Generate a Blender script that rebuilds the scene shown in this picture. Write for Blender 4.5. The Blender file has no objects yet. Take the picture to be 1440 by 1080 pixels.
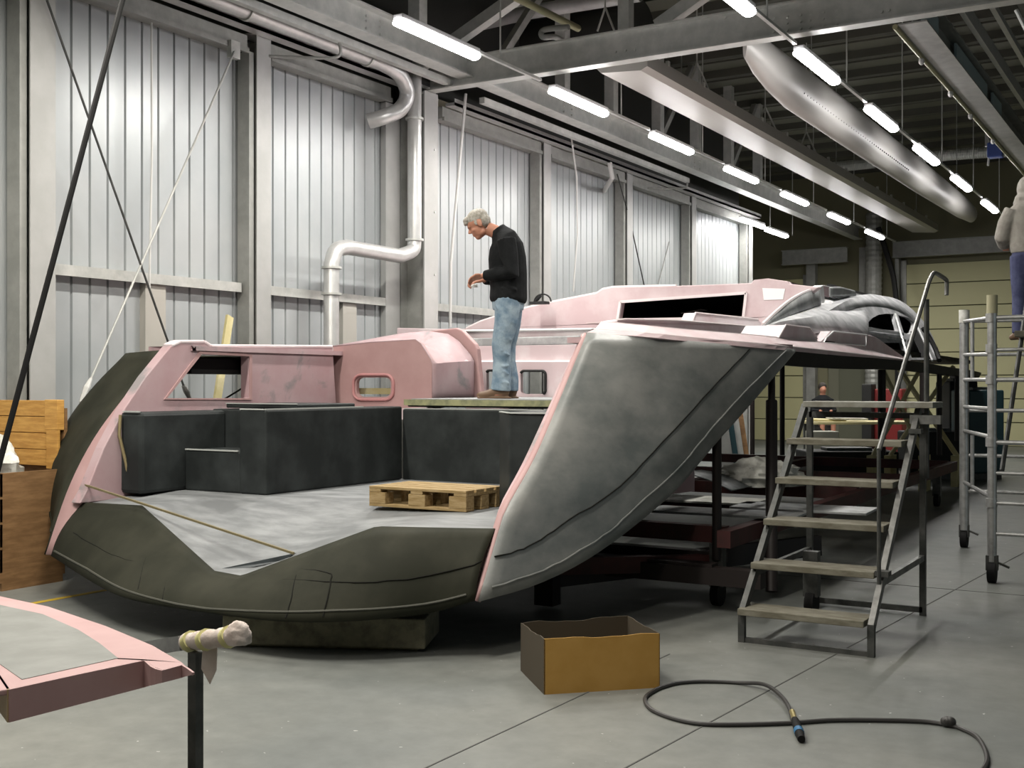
import bpy, math, random
from mathutils import Vector, Matrix, Euler
from mathutils.geometry import tessellate_polygon
random.seed(7)
SC = bpy.context.scene
COL = SC.collection

# ---------------------------------------------------------------- camera
F = 1650.0                      # focal length in pixels of a 1440 px wide frame
TH = math.radians(30.7)         # the hall runs along +Y; the camera looks to its left
CT, ST = math.cos(TH), math.sin(TH)
H = 1.6
cam_d = bpy.data.cameras.new('camera')
cam_d.sensor_width = 36.0
cam_d.lens = F / 1440.0 * 36.0
cam_d.clip_end = 200
cam = bpy.data.objects.new('camera', cam_d)
COL.objects.link(cam)
cam.location = (0, 0, H)
cam.rotation_euler = (math.radians(90), 0, TH)
SC.camera = cam

# ---------------------------------------------------------------- world, exposure
w = bpy.data.worlds.new('world')
SC.world = w
w.use_nodes = True
w.node_tree.nodes['Background'].inputs[0].default_value = (0.75, 0.85, 1.0, 1)
w.node_tree.nodes['Background'].inputs[1].default_value = 0.2
SC.view_settings.view_transform = 'Standard'
SC.view_settings.look = 'None'
SC.view_settings.exposure = 0.72
SC.view_settings.gamma = 1.0
SC.view_settings.use_curve_mapping = False
TUBE_POWER = 46.0               # watts of light from each fluorescent fitting


def add_light(name, loc, size, power, color, rot=(0, 0, 0)):
    l = bpy.data.lights.new(name, 'AREA')
    l.shape = 'RECTANGLE'
    l.size, l.size_y = size
    l.energy = power
    l.color = color
    o = bpy.data.objects.new(name, l)
    COL.objects.link(o)
    o.location = loc
    o.rotation_euler = rot
    return o


# cool fill light added in front of the closed right-hand wall
add_light('right_wall_fill', (8.7, 8.0, 2.5), (7.0, 4.4), 35, (0.70, 0.88, 1.0), (math.radians(90), 0, math.radians(90)))


# ---------------------------------------------------------------- picture measurements -> places
def onX(px, py, X):
    k = (px - 720) / F
    Y = -X * (CT + k * ST) / (ST - k * CT)
    d = -X * ST + Y * CT
    return Vector((X, Y, H + (540 - py) * d / F))


def onY(px, py, Y):
    k = (px - 720) / F
    X = -Y * (ST - k * CT) / (CT + k * ST)
    d = -X * ST + Y * CT
    return Vector((X, Y, H + (540 - py) * d / F))


def onD(px, py, d):
    u = (px - 720) / F * d
    return Vector((u * CT - d * ST, u * ST + d * CT, H + (540 - py) * d / F))


def onZ(px, py, Z):
    return onD(px, py, (Z - H) * F / (540 - py))


# ---------------------------------------------------------------- materials
MATS = {}


def mat(name, col, rough=0.6, metal=0.0, var=None, var_scale=3.0, var_amt=1.0, lo=0.4, hi=0.65,
        bump=0.0, bump_scale=40.0, emit=None, estr=0.0, alpha=None, stretch=(1, 1, 1), streak=0.0, spec=None):
    if name in MATS:
        return MATS[name]
    m = bpy.data.materials.new(name)
    m.use_nodes = True
    nt = m.node_tree
    b = nt.nodes['Principled BSDF']
    b.inputs['Roughness'].default_value = rough
    b.inputs['Metallic'].default_value = metal
    b.inputs['Base Color'].default_value = (*col, 1)
    if spec is not None:
        b.inputs['Specular IOR Level'].default_value = spec
    tc = nt.nodes.new('ShaderNodeTexCoord')
    mp = nt.nodes.new('ShaderNodeMapping')
    mp.inputs['Scale'].default_value = stretch
    nt.links.new(tc.outputs['Object'], mp.inputs['Vector'])
    if var is not None:
        n = nt.nodes.new('ShaderNodeTexNoise')
        n.inputs['Scale'].default_value = var_scale
        n.inputs['Detail'].default_value = 5
        n.inputs['Roughness'].default_value = 0.6
        r = nt.nodes.new('ShaderNodeMapRange')
        r.inputs[1].default_value = lo
        r.inputs[2].default_value = hi
        r.inputs[4].default_value = var_amt
        mx = nt.nodes.new('ShaderNodeMix')
        mx.data_type = 'RGBA'
        mx.inputs[6].default_value = (*col, 1)
        mx.inputs[7].default_value = (*var, 1)
        nt.links.new(mp.outputs[0], n.inputs['Vector'])
        nt.links.new(n.outputs['Fac'], r.inputs[0])
        nt.links.new(r.outputs[0], mx.inputs[0])
        nt.links.new(mx.outputs[2], b.inputs['Base Color'])
    if bump:
        n2 = nt.nodes.new('ShaderNodeTexNoise')
        n2.inputs['Scale'].default_value = bump_scale
        n2.inputs['Detail'].default_value = 4
        bp = nt.nodes.new('ShaderNodeBump')
        bp.inputs['Strength'].default_value = bump
        bp.inputs['Distance'].default_value = 0.02
        nt.links.new(mp.outputs[0], n2.inputs['Vector'])
        nt.links.new(n2.outputs['Fac'], bp.inputs['Height'])
        nt.links.new(bp.outputs[0], b.inputs['Normal'])
    if emit is not None:
        b.inputs['Emission Color'].default_value = (*emit, 1)
        b.inputs['Emission Strength'].default_value = estr
    if alpha is not None:
        b.inputs['Transmission Weight'].default_value = alpha
    MATS[name] = m
    return m


GALV = mat('galvanised_steel', (0.47, 0.48, 0.455), 0.38, 0.3, var=(0.58, 0.58, 0.55), var_scale=6, bump=0.05)
GALV_D = mat('dull_galvanised_steel', (0.28, 0.285, 0.265), 0.5, 0.2, var=(0.35, 0.35, 0.33), var_scale=5)
CLAD = mat('wall_cladding', (0.40, 0.425, 0.435), 0.36, 0.15, var=(0.45, 0.47, 0.475), var_scale=1.2)
POSTP = mat('painted_post', (0.37, 0.372, 0.36), 0.5, 0.15, var=(0.43, 0.43, 0.42), var_scale=2)
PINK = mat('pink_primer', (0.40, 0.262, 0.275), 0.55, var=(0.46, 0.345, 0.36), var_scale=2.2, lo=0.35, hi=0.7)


def pink_patched():
    m = PINK
    nt = m.node_tree
    b = nt.nodes['Principled BSDF']
    src = b.inputs['Base Color'].links[0].from_socket
    tc = nt.nodes.new('ShaderNodeTexCoord')
    n = nt.nodes.new('ShaderNodeTexNoise')
    n.inputs['Scale'].default_value = 2.9
    n.inputs['Detail'].default_value = 6
    n.inputs['Roughness'].default_value = 0.62
    n.inputs['Distortion'].default_value = 0.4
    r = nt.nodes.new('ShaderNodeMapRange')
    r.inputs[1].default_value = 0.55
    r.inputs[2].default_value = 0.66
    r.inputs[4].default_value = 0.75
    mx = nt.nodes.new('ShaderNodeMix')
    mx.data_type = 'RGBA'
    mx.inputs[7].default_value = (0.19, 0.20, 0.20, 1)
    nt.links.new(tc.outputs['Object'], n.inputs['Vector'])
    nt.links.new(n.outputs['Fac'], r.inputs[0])
    nt.links.new(r.outputs[0], mx.inputs[0])
    nt.links.new(src, mx.inputs[6])
    nt.links.new(mx.outputs[2], b.inputs['Base Color'])


pink_patched()
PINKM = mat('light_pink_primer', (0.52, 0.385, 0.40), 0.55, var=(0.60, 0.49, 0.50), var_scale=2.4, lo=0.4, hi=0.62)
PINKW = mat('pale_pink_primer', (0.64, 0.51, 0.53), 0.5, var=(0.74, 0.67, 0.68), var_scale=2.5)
PINKP = mat('smooth_pink_primer', (0.40, 0.245, 0.24), 0.6, var=(0.44, 0.28, 0.275), var_scale=4)
GREY = mat('sanded_grey_filler', (0.125, 0.138, 0.135), 0.42, var=(0.26, 0.262, 0.25), var_scale=1.9, lo=0.36, hi=0.66, bump=0.04, stretch=(1, 1.0, 1.6))
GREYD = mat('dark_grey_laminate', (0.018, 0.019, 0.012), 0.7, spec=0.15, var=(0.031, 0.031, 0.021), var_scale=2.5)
SOLE = mat('dusty_grey_sole', (0.135, 0.142, 0.146), 0.55, var=(0.235, 0.245, 0.25), var_scale=2.4, stretch=(1, 2.5, 1))
LINER = mat('black_grey_liner', (0.017, 0.020, 0.020), 0.55, spec=0.25, var=(0.040, 0.046, 0.046), var_scale=3.0, lo=0.4, hi=0.75)
LINERE = mat('liner_dusty_edge', (0.42, 0.44, 0.42), 0.6)
CHALK = mat('grey_white_filler', (0.36, 0.37, 0.38), 0.6, var=(0.60, 0.60, 0.61), var_scale=4, lo=0.42, hi=0.62)
CHALKD = mat('grey_filler_streaked', (0.22, 0.23, 0.23), 0.6, var=(0.42, 0.43, 0.43), var_scale=5, lo=0.4, hi=0.7)
WHITE = mat('white_filler', (0.8, 0.8, 0.8), 0.5)
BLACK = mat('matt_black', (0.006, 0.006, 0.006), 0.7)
BLACKG = mat('black_gelcoat', (0.004, 0.004, 0.004), 0.6, spec=0.2)
WOODP = mat('pallet_wood', (0.24, 0.16, 0.06), 0.8, var=(0.36, 0.26, 0.13), var_scale=8, stretch=(1, 6, 6))
WOODC = mat('crate_wood', (0.50, 0.25, 0.055), 0.6, var=(0.68, 0.38, 0.10), var_scale=5, stretch=(1, 1, 7))
WOODD = mat('crate_wood_dark', (0.19, 0.10, 0.038), 0.7, var=(0.28, 0.155, 0.065), var_scale=5, stretch=(1, 1, 6))
WOODT = mat('worn_tread_wood', (0.11, 0.10, 0.07), 0.75, var=(0.19, 0.18, 0.14), var_scale=7, stretch=(1, 3, 3))
WOODY = mat('pale_yellow_wood', (0.50, 0.44, 0.22), 0.7, var=(0.6, 0.54, 0.32), var_scale=5)
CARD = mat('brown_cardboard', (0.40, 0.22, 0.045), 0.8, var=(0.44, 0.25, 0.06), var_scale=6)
CARD_SHADE = mat('shaded_cardboard', (0.05, 0.038, 0.022), 0.85)  # cardboard darkened to paint in the shade inside the box
CONC = mat('rough_concrete', (0.20, 0.19, 0.13), 0.9, var=(0.12, 0.115, 0.08), var_scale=12, bump=0.4, bump_scale=30)
STEELD = mat('dark_stair_steel', (0.05, 0.053, 0.05), 0.5, 0.4, var=(0.09, 0.09, 0.085), var_scale=12)
STEELL = mat('worn_rail_steel', (0.22, 0.22, 0.21), 0.42, 0.5, var=(0.12, 0.12, 0.115), var_scale=10)
RED = mat('red_brown_steel', (0.065, 0.016, 0.015), 0.6, 0.1, var=(0.03, 0.012, 0.010), var_scale=4)
REDD = mat('dark_brown_steel', (0.014, 0.009, 0.008), 0.6, 0.1)
ALU = mat('scaffold_aluminium', (0.44, 0.445, 0.44), 0.4, 0.6, var=(0.34, 0.34, 0.33), var_scale=20)
MAST = mat('mast_paint', (0.42, 0.41, 0.38), 0.45, 0.15, var=(0.38, 0.37, 0.34), var_scale=1.0, stretch=(1, .1, 1))
ROOF = mat('roof_deck', (0.15, 0.15, 0.115), 0.6, 0.1)
ROOFD = mat('roof_joist', (0.085, 0.085, 0.068), 0.7)
DARKD = mat('dark_wall_and_shade', (0.03, 0.03, 0.027), 0.5)
ROOFP = mat('ribbed_liner_panel', (0.13, 0.125, 0.11), 0.55, 0.2)
DOORY = mat('sectional_door_panel', (0.50, 0.48, 0.27), 0.55)
WALLF = mat('far_wall_paint', (0.20, 0.19, 0.115), 0.7)
DUCT = mat('bright_duct', (0.56, 0.56, 0.55), 0.36, 0.45, var=(0.5, 0.5, 0.49), var_scale=8)
SKIN = mat('skin', (0.42, 0.19, 0.12), 0.55)
HAIR = mat('grey_hair', (0.25, 0.23, 0.19), 0.8, var=(0.42, 0.40, 0.36), var_scale=40)
HAIRD = mat('dark_hair', (0.02, 0.015, 0.01), 0.8)
SWEAT = mat('black_sweater', (0.005, 0.006, 0.0065), 0.9, spec=0.2, var=(0.011, 0.012, 0.013), var_scale=10, bump=0.3, bump_scale=14)
JEANS = mat('faded_jeans', (0.13, 0.20, 0.27), 0.85, var=(0.30, 0.38, 0.44), var_scale=7, lo=0.4, hi=0.62, bump=0.5, bump_scale=16)
JEANSD = mat('dark_jeans', (0.035, 0.04, 0.10), 0.85, var=(0.07, 0.08, 0.16), var_scale=10)
SHOE = mat('brown_shoe', (0.13, 0.075, 0.04), 0.6)
HOOD = mat('grey_hoodie', (0.36, 0.34, 0.30), 0.9, var=(0.28, 0.26, 0.23), var_scale=8, bump=0.5, bump_scale=12)
RUBBER = mat('black_rubber', (0.008, 0.008, 0.008), 0.7, spec=0.2)
HOSE = mat('grey_black_hose', (0.035, 0.033, 0.032), 0.5)
BLUE = mat('blue_plastic', (0.02, 0.12, 0.25), 0.5)
BRASS = mat('brass', (0.5, 0.42, 0.2), 0.35, 0.8)
FOAM = mat('foam_wrap', (0.55, 0.47, 0.42), 0.9, var=(0.62, 0.56, 0.52), var_scale=10, bump=0.5, bump_scale=20)
TAPE = mat('yellow_tape', (0.58, 0.55, 0.25), 0.6)
PLAST = mat('crumpled_plastic', (0.50, 0.50, 0.45), 0.35, var=(0.75, 0.75, 0.7), var_scale=9, bump=0.6, bump_scale=10)
TEAL = mat('teal_machine_paint', (0.012, 0.045, 0.055), 0.5)
REDB = mat('bright_red_plastic', (0.20, 0.01, 0.01), 0.5)
YEL = mat('yellow_paint', (0.45, 0.30, 0.02), 0.7)
ROPE = mat('white_cable', (0.62, 0.62, 0.60), 0.6)
GLOW = mat('fluorescent_diffuser', (0.9, 0.9, 0.9), 0.4, emit=(1, 0.97, 0.98), estr=19.0)


# ---------------------------------------------------------------- mesh helper
class MB:
    def __init__(s):
        s.v, s.f = [], []

    def add(s, vs, fs):
        n = len(s.v)
        s.v += [Vector(p) for p in vs]
        s.f += [tuple(i + n for i in f) for f in fs]
        return s

    def box(s, x0, x1, y0, y1, z0, z1):
        return s.add([(x, y, z) for x in (x0, x1) for y in (y0, y1) for z in (z0, z1)],
                     [(0, 1, 3, 2), (4, 6, 7, 5), (0, 4, 5, 1), (2, 3, 7, 6), (0, 2, 6, 4), (1, 5, 7, 3)])

    def obox(s, c, size, rot=(0, 0, 0)):
        M = Euler(rot).to_matrix()
        hx, hy, hz = size[0] / 2, size[1] / 2, size[2] / 2
        c = Vector(c)
        return s.add([c + M @ Vector((x, y, z)) for x in (-hx, hx) for y in (-hy, hy) for z in (-hz, hz)],
                     [(0, 1, 3, 2), (4, 6, 7, 5), (0, 4, 5, 1), (2, 3, 7, 6), (0, 2, 6, 4), (1, 5, 7, 3)])

    def bar(s, p, q, wd, ht, up=(0, 0, 1)):
        p, q = Vector(p), Vector(q)
        t = (q - p).normalized()
        up = Vector(up)
        a = t.cross(up)
        if a.length < 1e-4:
            a = t.cross(Vector((0, 1, 0)))
        a.normalize()
        b = a.cross(t).normalized()
        vs = []
        for o in (p, q):
            for i, j in ((-1, -1), (1, -1), (1, 1), (-1, 1)):
                vs.append(o + a * wd / 2 * i + b * ht / 2 * j)
        return s.add(vs, [(3, 2, 1, 0), (4, 5, 6, 7), (0, 1, 5, 4), (1, 2, 6, 5), (2, 3, 7, 6), (3, 0, 4, 7)])

    def tube(s, pts, r, seg=10, caps=True, r2=None, yref=None):
        pts = [Vector(p) for p in pts]
        n = len(pts)
        rs = r if isinstance(r, (list, tuple)) else [r] * n
        r2 = r2 if r2 is not None else rs
        base = len(s.v)
        prev = None
        for i, p in enumerate(pts):
            t = (pts[min(i + 1, n - 1)] - pts[max(i - 1, 0)]).normalized()
            if yref is not None:
                a = t.cross(Vector(yref))
                if a.length < 0.05:
                    a = prev
                a = a.normalized()
            elif prev is None:
                a = t.cross(Vector((0, 0, 1)))
                if a.length < 0.05:
                    a = t.cross(Vector((1, 0, 0)))
                a.normalize()
            else:
                a = (prev - t * prev.dot(t)).normalized()
            prev = a
            b = t.cross(a).normalized()
            for k in range(seg):
                an = 2 * math.pi * k / seg
                s.v.append(p + a * math.cos(an) * rs[i] + b * math.sin(an) * r2[i])
        for i in range(n - 1):
            for k in range(seg):
                k2 = (k + 1) % seg
                s.f.append((base + i * seg + k, base + i * seg + k2, base + (i + 1) * seg + k2, base + (i + 1) * seg + k))
        if caps:
            s.f.append(tuple(base + k for k in reversed(range(seg))))
            s.f.append(tuple(base + (n - 1) * seg + k for k in range(seg)))
        return s

    def grid(s, rows):
        base = len(s.v)
        m = len(rows[0])
        for r in rows:
            s.v += [Vector(p) for p in r]
        for i in range(len(rows) - 1):
            for j in range(m - 1):
                s.f.append((base + i * m + j, base + i * m + j + 1, base + (i + 1) * m + j + 1, base + (i + 1) * m + j))
        return s

    def plate(s, outer, holes, off):
        """flat outline with holes, given thickness by the vector off"""
        loops = [[Vector(p) for p in outer]] + [[Vector(p) for p in h] for h in holes]
        tris = tessellate_polygon(loops)
        flat = [p for l in loops for p in l]
        n = len(flat)
        off = Vector(off)
        fs = [tuple(t) for t in tris] + [tuple(n + i for i in reversed(t)) for t in tris]
        b = 0
        for l in loops:
            m = len(l)
            for i in range(m):
                j = (i + 1) % m
                fs.append((b + i, b + j, n + b + j, n + b + i))
            b += m
        return s.add(flat + [p + off for p in flat], fs)

    def ell(s, c, r, rot=(0, 0, 0), nu=14, nv=8):
        M = Euler(rot).to_matrix() if not isinstance(rot, Matrix) else rot
        c = Vector(c)
        vs = []
        for i in range(1, nv):
            ph = math.pi * i / nv
            for k in range(nu):
                a = 2 * math.pi * k / nu
                vs.append(c + M @ Vector((r[0] * math.sin(ph) * math.cos(a), r[1] * math.sin(ph) * math.sin(a), r[2] * math.cos(ph))))
        vs.append(c + M @ Vector((0, 0, r[2])))
        vs.append(c + M @ Vector((0, 0, -r[2])))
        fs = []
        for i in range(nv - 2):
            for k in range(nu):
                k2 = (k + 1) % nu
                fs.append((i * nu + k, (i + 1) * nu + k, (i + 1) * nu + k2, i * nu + k2))
        T, B = len(vs) - 2, len(vs) - 1
        for k in range(nu):
            k2 = (k + 1) % nu
            fs.append((T, k, k2))
            fs.append((B, (nv - 2) * nu + k2, (nv - 2) * nu + k))
        return s.add(vs, fs)

    def ibeam(s, p, q, wd, ht, tf=0.018, tw=0.014):
        p, q = Vector(p), Vector(q)
        t = (q - p).normalized()
        a = t.cross(Vector((0, 0, 1)))
        if a.length < .1:
            a = Vector((0, 1, 0))
            up = Vector((1, 0, 0))
        else:
            up = a.cross(t)
        a.normalize()
        up.normalize()
        up2 = tuple(up)
        s.bar(p + up * (ht / 2 - tf / 2), q + up * (ht / 2 - tf / 2), wd, tf, up2)
        s.bar(p - up * (ht / 2 - tf / 2), q - up * (ht / 2 - tf / 2), wd, tf, up2)
        s.bar(p, q, tw, ht - 2 * tf, up2)
        return s

    def build(s, name, m, parent=None, smooth=False, bevel=0, solid=0, local=False, subd=0, label=None, kind=None):
        me = bpy.data.meshes.new(name)
        me.from_pydata([tuple(p) for p in s.v], [], s.f)
        me.validate()
        import bmesh
        bm = bmesh.new()
        bm.from_mesh(me)
        if smooth:
            bmesh.ops.remove_doubles(bm, verts=bm.verts, dist=1e-5)
        bmesh.ops.recalc_face_normals(bm, faces=bm.faces)
        bm.to_mesh(me)
        bm.free()
        o = bpy.data.objects.new(name, me)
        COL.objects.link(o)
        if parent is not None:
            o.parent = parent
            if not local:
                root = parent
                M = Matrix.Identity(4)
                chain = []
                while root is not None:
                    chain.append(root)
                    root = root.parent
                for r in reversed(chain):
                    M = M @ Matrix.LocRotScale(r.location, r.rotation_euler, None)
                me.transform(M.inverted())
        me.materials.append(m)
        if smooth:
            for p in me.polygons:
                p.use_smooth = True
            try:
                me.set_sharp_from_angle(angle=math.radians(38))
            except Exception:
                pass
        if solid:
            md = o.modifiers.new('thickness', 'SOLIDIFY')
            md.thickness = solid
            md.offset = 0
        if subd:
            md = o.modifiers.new('sub', 'SUBSURF')
            md.levels = md.render_levels = subd
        if bevel:
            md = o.modifiers.new('bevel', 'BEVEL')
            md.width = bevel
            md.segments = 2
            md.limit_method = 'ANGLE'
        if label:
            o['label'] = label
        if kind:
            o['kind'] = kind
        return o


def empty(name, loc=(0, 0, 0), rz=0.0):
    o = bpy.data.objects.new(name, None)
    o.empty_display_size = 0.1
    COL.objects.link(o)
    o.location = loc
    o.rotation_euler = (0, 0, rz)
    return o


def tag(o, label, cat, group=None):
    o['label'] = label
    o['category'] = cat
    if group:
        o['group'] = group
    return o


def struct(o):
    o['kind'] = 'structure'
    return o


def copy_tree(o, parent=None):
    c = o.copy()
    COL.objects.link(c)
    c.parent = parent
    for ch in list(o.children):
        copy_tree(ch, c)
    return c


def smoothpath(pts, n=8):
    """Catmull-Rom through the points"""
    P = [Vector(p) for p in pts]
    P = [P[0] * 2 - P[1]] + P + [P[-1] * 2 - P[-2]]
    out = []
    for i in range(1, len(P) - 2):
        a, b, c, d = P[i - 1], P[i], P[i + 1], P[i + 2]
        for k in range(n):
            t = k / n
            out.append(0.5 * ((2 * b) + (c - a) * t + (2 * a - 5 * b + 4 * c - d) * t * t + (3 * b - a - 3 * c + d) * t ** 3))
    out.append(P[-2])
    return out


def resample(pts, n):
    P = smoothpath(pts, 10) if len(pts) > 2 else [Vector(p) for p in pts]
    L = [0]
    for a, b in zip(P, P[1:]):
        L.append(L[-1] + (b - a).length)
    out = []
    for i in range(n):
        t = L[-1] * i / (n - 1)
        k = 0
        while k < len(L) - 2 and L[k + 1] < t:
            k += 1
        f = 0 if L[k + 1] == L[k] else (t - L[k]) / (L[k + 1] - L[k])
        out.append(P[k].lerp(P[k + 1], min(max(f, 0), 1)))
    return out


def parts_at(name, proto_mb, m, parent, pts, smooth=False):
    """one small part at many places: separate objects sharing one mesh (parent is unrotated)"""
    o = proto_mb.build(name, m, parent, local=True, smooth=smooth)
    for i, p in enumerate(pts):
        c = o if i == 0 else o.copy()
        if i:
            COL.objects.link(c)
        c.location = Vector(p) - Vector(parent.location)
    return o


# ================================================================ THE HALL
# ---------------- floor
def floor_mat():
    m = bpy.data.materials.new('concrete_floor')
    m.use_nodes = True
    nt = m.node_tree
    b = nt.nodes['Principled BSDF']
    tc = nt.nodes.new('ShaderNodeTexCoord')
    n1 = nt.nodes.new('ShaderNodeTexNoise')
    n1.inputs['Scale'].default_value = 0.55
    n1.inputs['Detail'].default_value = 6
    n2 = nt.nodes.new('ShaderNodeTexNoise')
    n2.inputs['Scale'].default_value = 6
    n2.inputs['Detail'].default_value = 8
    n2.inputs['Roughness'].default_value = 0.65
    for n in (n1, n2):
        nt.links.new(tc.outputs['Object'], n.inputs['Vector'])
    r1 = nt.nodes.new('ShaderNodeValToRGB')
    r1.color_ramp.elements[0].position = 0.35
    r1.color_ramp.elements[0].color = (0.118, 0.128, 0.122, 1)
    r1.color_ramp.elements[1].position = 0.68
    r1.color_ramp.elements[1].color = (0.185, 0.188, 0.170, 1)
    nt.links.new(n1.outputs['Fac'], r1.inputs[0])
    r2 = nt.nodes.new('ShaderNodeMapRange')
    r2.inputs[1].default_value = 0.3
    r2.inputs[2].default_value = 0.75
    r2.inputs[3].default_value = 0.82
    r2.inputs[4].default_value = 1.14
    nt.links.new(n2.outputs['Fac'], r2.inputs[0])
    mx = nt.nodes.new('ShaderNodeVectorMath')
    mx.operation = 'SCALE'
    nt.links.new(r1.outputs[0], mx.inputs[0])
    nt.links.new(r2.outputs[0], mx.inputs['Scale'])
    # scattered pale crumbs
    n3 = nt.nodes.new('ShaderNodeTexNoise')
    n3.inputs['Scale'].default_value = 22
    n3.inputs['Detail'].default_value = 2
    nt.links.new(tc.outputs['Object'], n3.inputs['Vector'])
    r3 = nt.nodes.new('ShaderNodeMapRange')
    r3.inputs[1].default_value = 0.74
    r3.inputs[2].default_value = 0.76
    nt.links.new(n3.outputs['Fac'], r3.inputs[0])
    m2 = nt.nodes.new('ShaderNodeMix')
    m2.data_type = 'RGBA'
    m2.inputs[7].default_value = (0.42, 0.42, 0.40, 1)
    nt.links.new(r3.outputs[0], m2.inputs[0])
    nt.links.new(mx.outputs[0], m2.inputs[6])
    nt.links.new(m2.outputs[2], b.inputs['Base Color'])
    b.inputs['Roughness'].default_value = 0.5
    b.inputs['Specular IOR Level'].default_value = 0.35
    return m


FLOORM = floor_mat()
fl = struct(MB().box(-14, 9, -8, 33, -0.1, 0).build('floor', FLOORM))
# saw joints and the painted line
JOINT = mat('floor_joint_filler', (0.09, 0.09, 0.085), 0.9)
q0, q1 = onZ(560, 1098, 0), onZ(770, 1000, 0)
q1 = q0 + (q1 - q0) * 2.2
struct(MB().bar((q0.x, q0.y, 0.001), (q1.x, q1.y, 0.001), 0.008, 0.003).build('trim_1', JOINT))
struct(MB().bar((-14, 9.6, 0.001), (9, 9.6, 0.001), 0.008, 0.003).build('trim_2', JOINT))
struct(MB().bar((-2.2, 3.0, 0.001), (-0.9, 20, 0.001), 0.008, 0.003).build('trim_3', JOINT))
q0, q1 = onZ(-60, 868, 0), onZ(170, 826, 0)
struct(MB().bar((q0.x, q0.y, 0.001), (q1.x, q1.y, 0.001), 0.06, 0.003).build('trim_4', YEL))

# ---------------- left wall: ribbed cladding between steel posts
WX = -9.0
WTOP = 5.15


def cladding(y0, y1, z0, z1, x=WX, pitch=0.208, depth=0.035, g=0.028):
    prof = []
    y = y0
    while y < y1:
        prof += [(x - depth, y), (x - depth, y + g * .55), (x, y + g), (x, min(y + pitch, y1))]
        y += pitch
    rows = [[(a, b, z) for a, b in prof] for z in (z0, z1)]
    mb = MB()
    n = len(prof)
    mb.v = [Vector(p) for r in rows for p in r]
    for i in range(n - 1):
        mb.f.append((i, i + 1, n + i + 1, n + i))
    return mb


wl = struct(cladding(2.0, 25.2, 0, WTOP).build('wall_left', CLAD))
struct(MB().box(-9.35, -9.12, 2.0, 25.4, 0, 7.5).build('wall_left_back', DARKD))
cols_px = [30, 340, 865, 957, 1036]
post_Y = [6.62, 9.43, 15.75, 18.75, 21.75, 25.1]
names = ['wide grey steel wall post at the far left edge of the hall',
         'grey steel wall post behind the pink bulwark window, topped by a small bracket',
         'grey steel wall post just right of the man in the black sweater',
         'grey steel wall post above the left end of the long pink deckhouse roof',
         'slim grey steel wall post above the black deckhouse window',
         'last steel post where the ribbed wall ends beside the small distant lamps']
for i, (Y, lb) in enumerate(zip(post_Y, names)):
    e = empty('steel_post', (WX + 0.12, Y, 0))
    tag(e, lb, 'post', None)
    wd = 0.24 if i == 0 else 0.2
    MB().box(WX + .22, WX + .235, Y - .02, Y + wd, 0, WTOP + .2).build('front_flange', POSTP, e)
    m = MB()
    m.box(WX + .03, WX + .22, Y + wd / 2 - .02, Y + wd / 2, 0, WTOP + .15)
    m.box(WX + .02, WX + .035, Y - .02, Y + wd, 0, WTOP + .15)
    m.box(WX + .03, WX + .2, Y - .1, Y - .03, 0, WTOP)
    m.build('web', GALV_D, e)
    m = MB().box(WX + .0, WX + .3, Y - .06, Y + wd + .04, WTOP + .2, WTOP + .215)
    m.box(WX + .14, WX + .17, Y + .05, Y + .08, WTOP + .2, WTOP + .3)
    m.build('head_plate', GALV, e)

# the main column with the crossing beam
e = empty('steel_column', (WX + .2, 12.6, 0))
tag(e, 'tall steel column carrying the crossing beam, beside the bright vertical duct', 'column')
m = MB().box(WX + .45, WX + .47, 12.2, 12.5, 0, 5.32)
m.build('front_flange', POSTP, e)
m = MB().box(WX + .08, WX + .1, 12.2, 12.5, 0, 5.32)
m.box(WX + .1, WX + .45, 12.34, 12.36, 0, 5.32)
m.build('web', GALV_D, e)
parts_at('bolt', MB().tube([(0, 0, 0), (.015, 0, 0)], .014, 8), GALV, e, [(WX + .47, 12.42, z) for z in (2.2, 3.0, 3.8, 4.6)])
struct(MB().box(WX + .02, WX + .1, 11.88, 12.18, 0, WTOP).build('trim_5', POSTP))
struct(MB().box(WX + .02, WX + .06, 12.2, 12.95, 0, 5.6).build('trim_6', BLACK))
struct(MB().box(WX + .06, WX + .1, 12.62, 12.98, 0, 5.3).build('trim_7', POSTP))

# girts and eaves rail
bays = [(6.88, 9.3), (9.65, 11.85), (13.0, 15.7), (15.98, 18.7), (18.98, 21.7), (21.98, 25.0)]
tn = 8
for a, b in bays:
    m = MB().box(WX + .0, WX + .105, a, b, 2.66, 2.68)
    m.box(WX + .105, WX + .12, a, b, 2.58, 2.68)
    struct(m.build('trim_%d' % tn, GALV))
    tn += 1
    m = MB().box(WX + .0, WX + .2, a, b, WTOP, WTOP + .16)
    m.box(WX + .2, WX + .23, a, b, WTOP - .03, WTOP + .02)
    struct(m.build('trim_%d' % tn, GALV_D))
    tn += 1
# strips hiding conduits under the girt
for px, lb in ((219, ''), (492, '')):
    p = onX(px, 400, WX + .08)
    struct(MB().box(WX + .0, WX + .08, p.y - .13, p.y + .13, 0, 2.58).build('trim_%d' % tn, mat('beige_strip', (.42, .40, .36), .6)))
    tn += 1

# ---------------- roof
m = MB().box(-14, 9, -8, 33, 7.5, 7.6)
struct(m.build('ceiling', ROOF))
yy = -7.0
rn = 0
m = MB()
while yy < 33:
    m.box(-14, 9, yy, yy + .16, 7.36, 7.5)
    m.box(-14, 9, yy + .68, yy + .70, 7.47, 7.5)
    yy += 1.27
struct(m.build('trim_%d' % tn, ROOFD))
tn += 1
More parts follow.
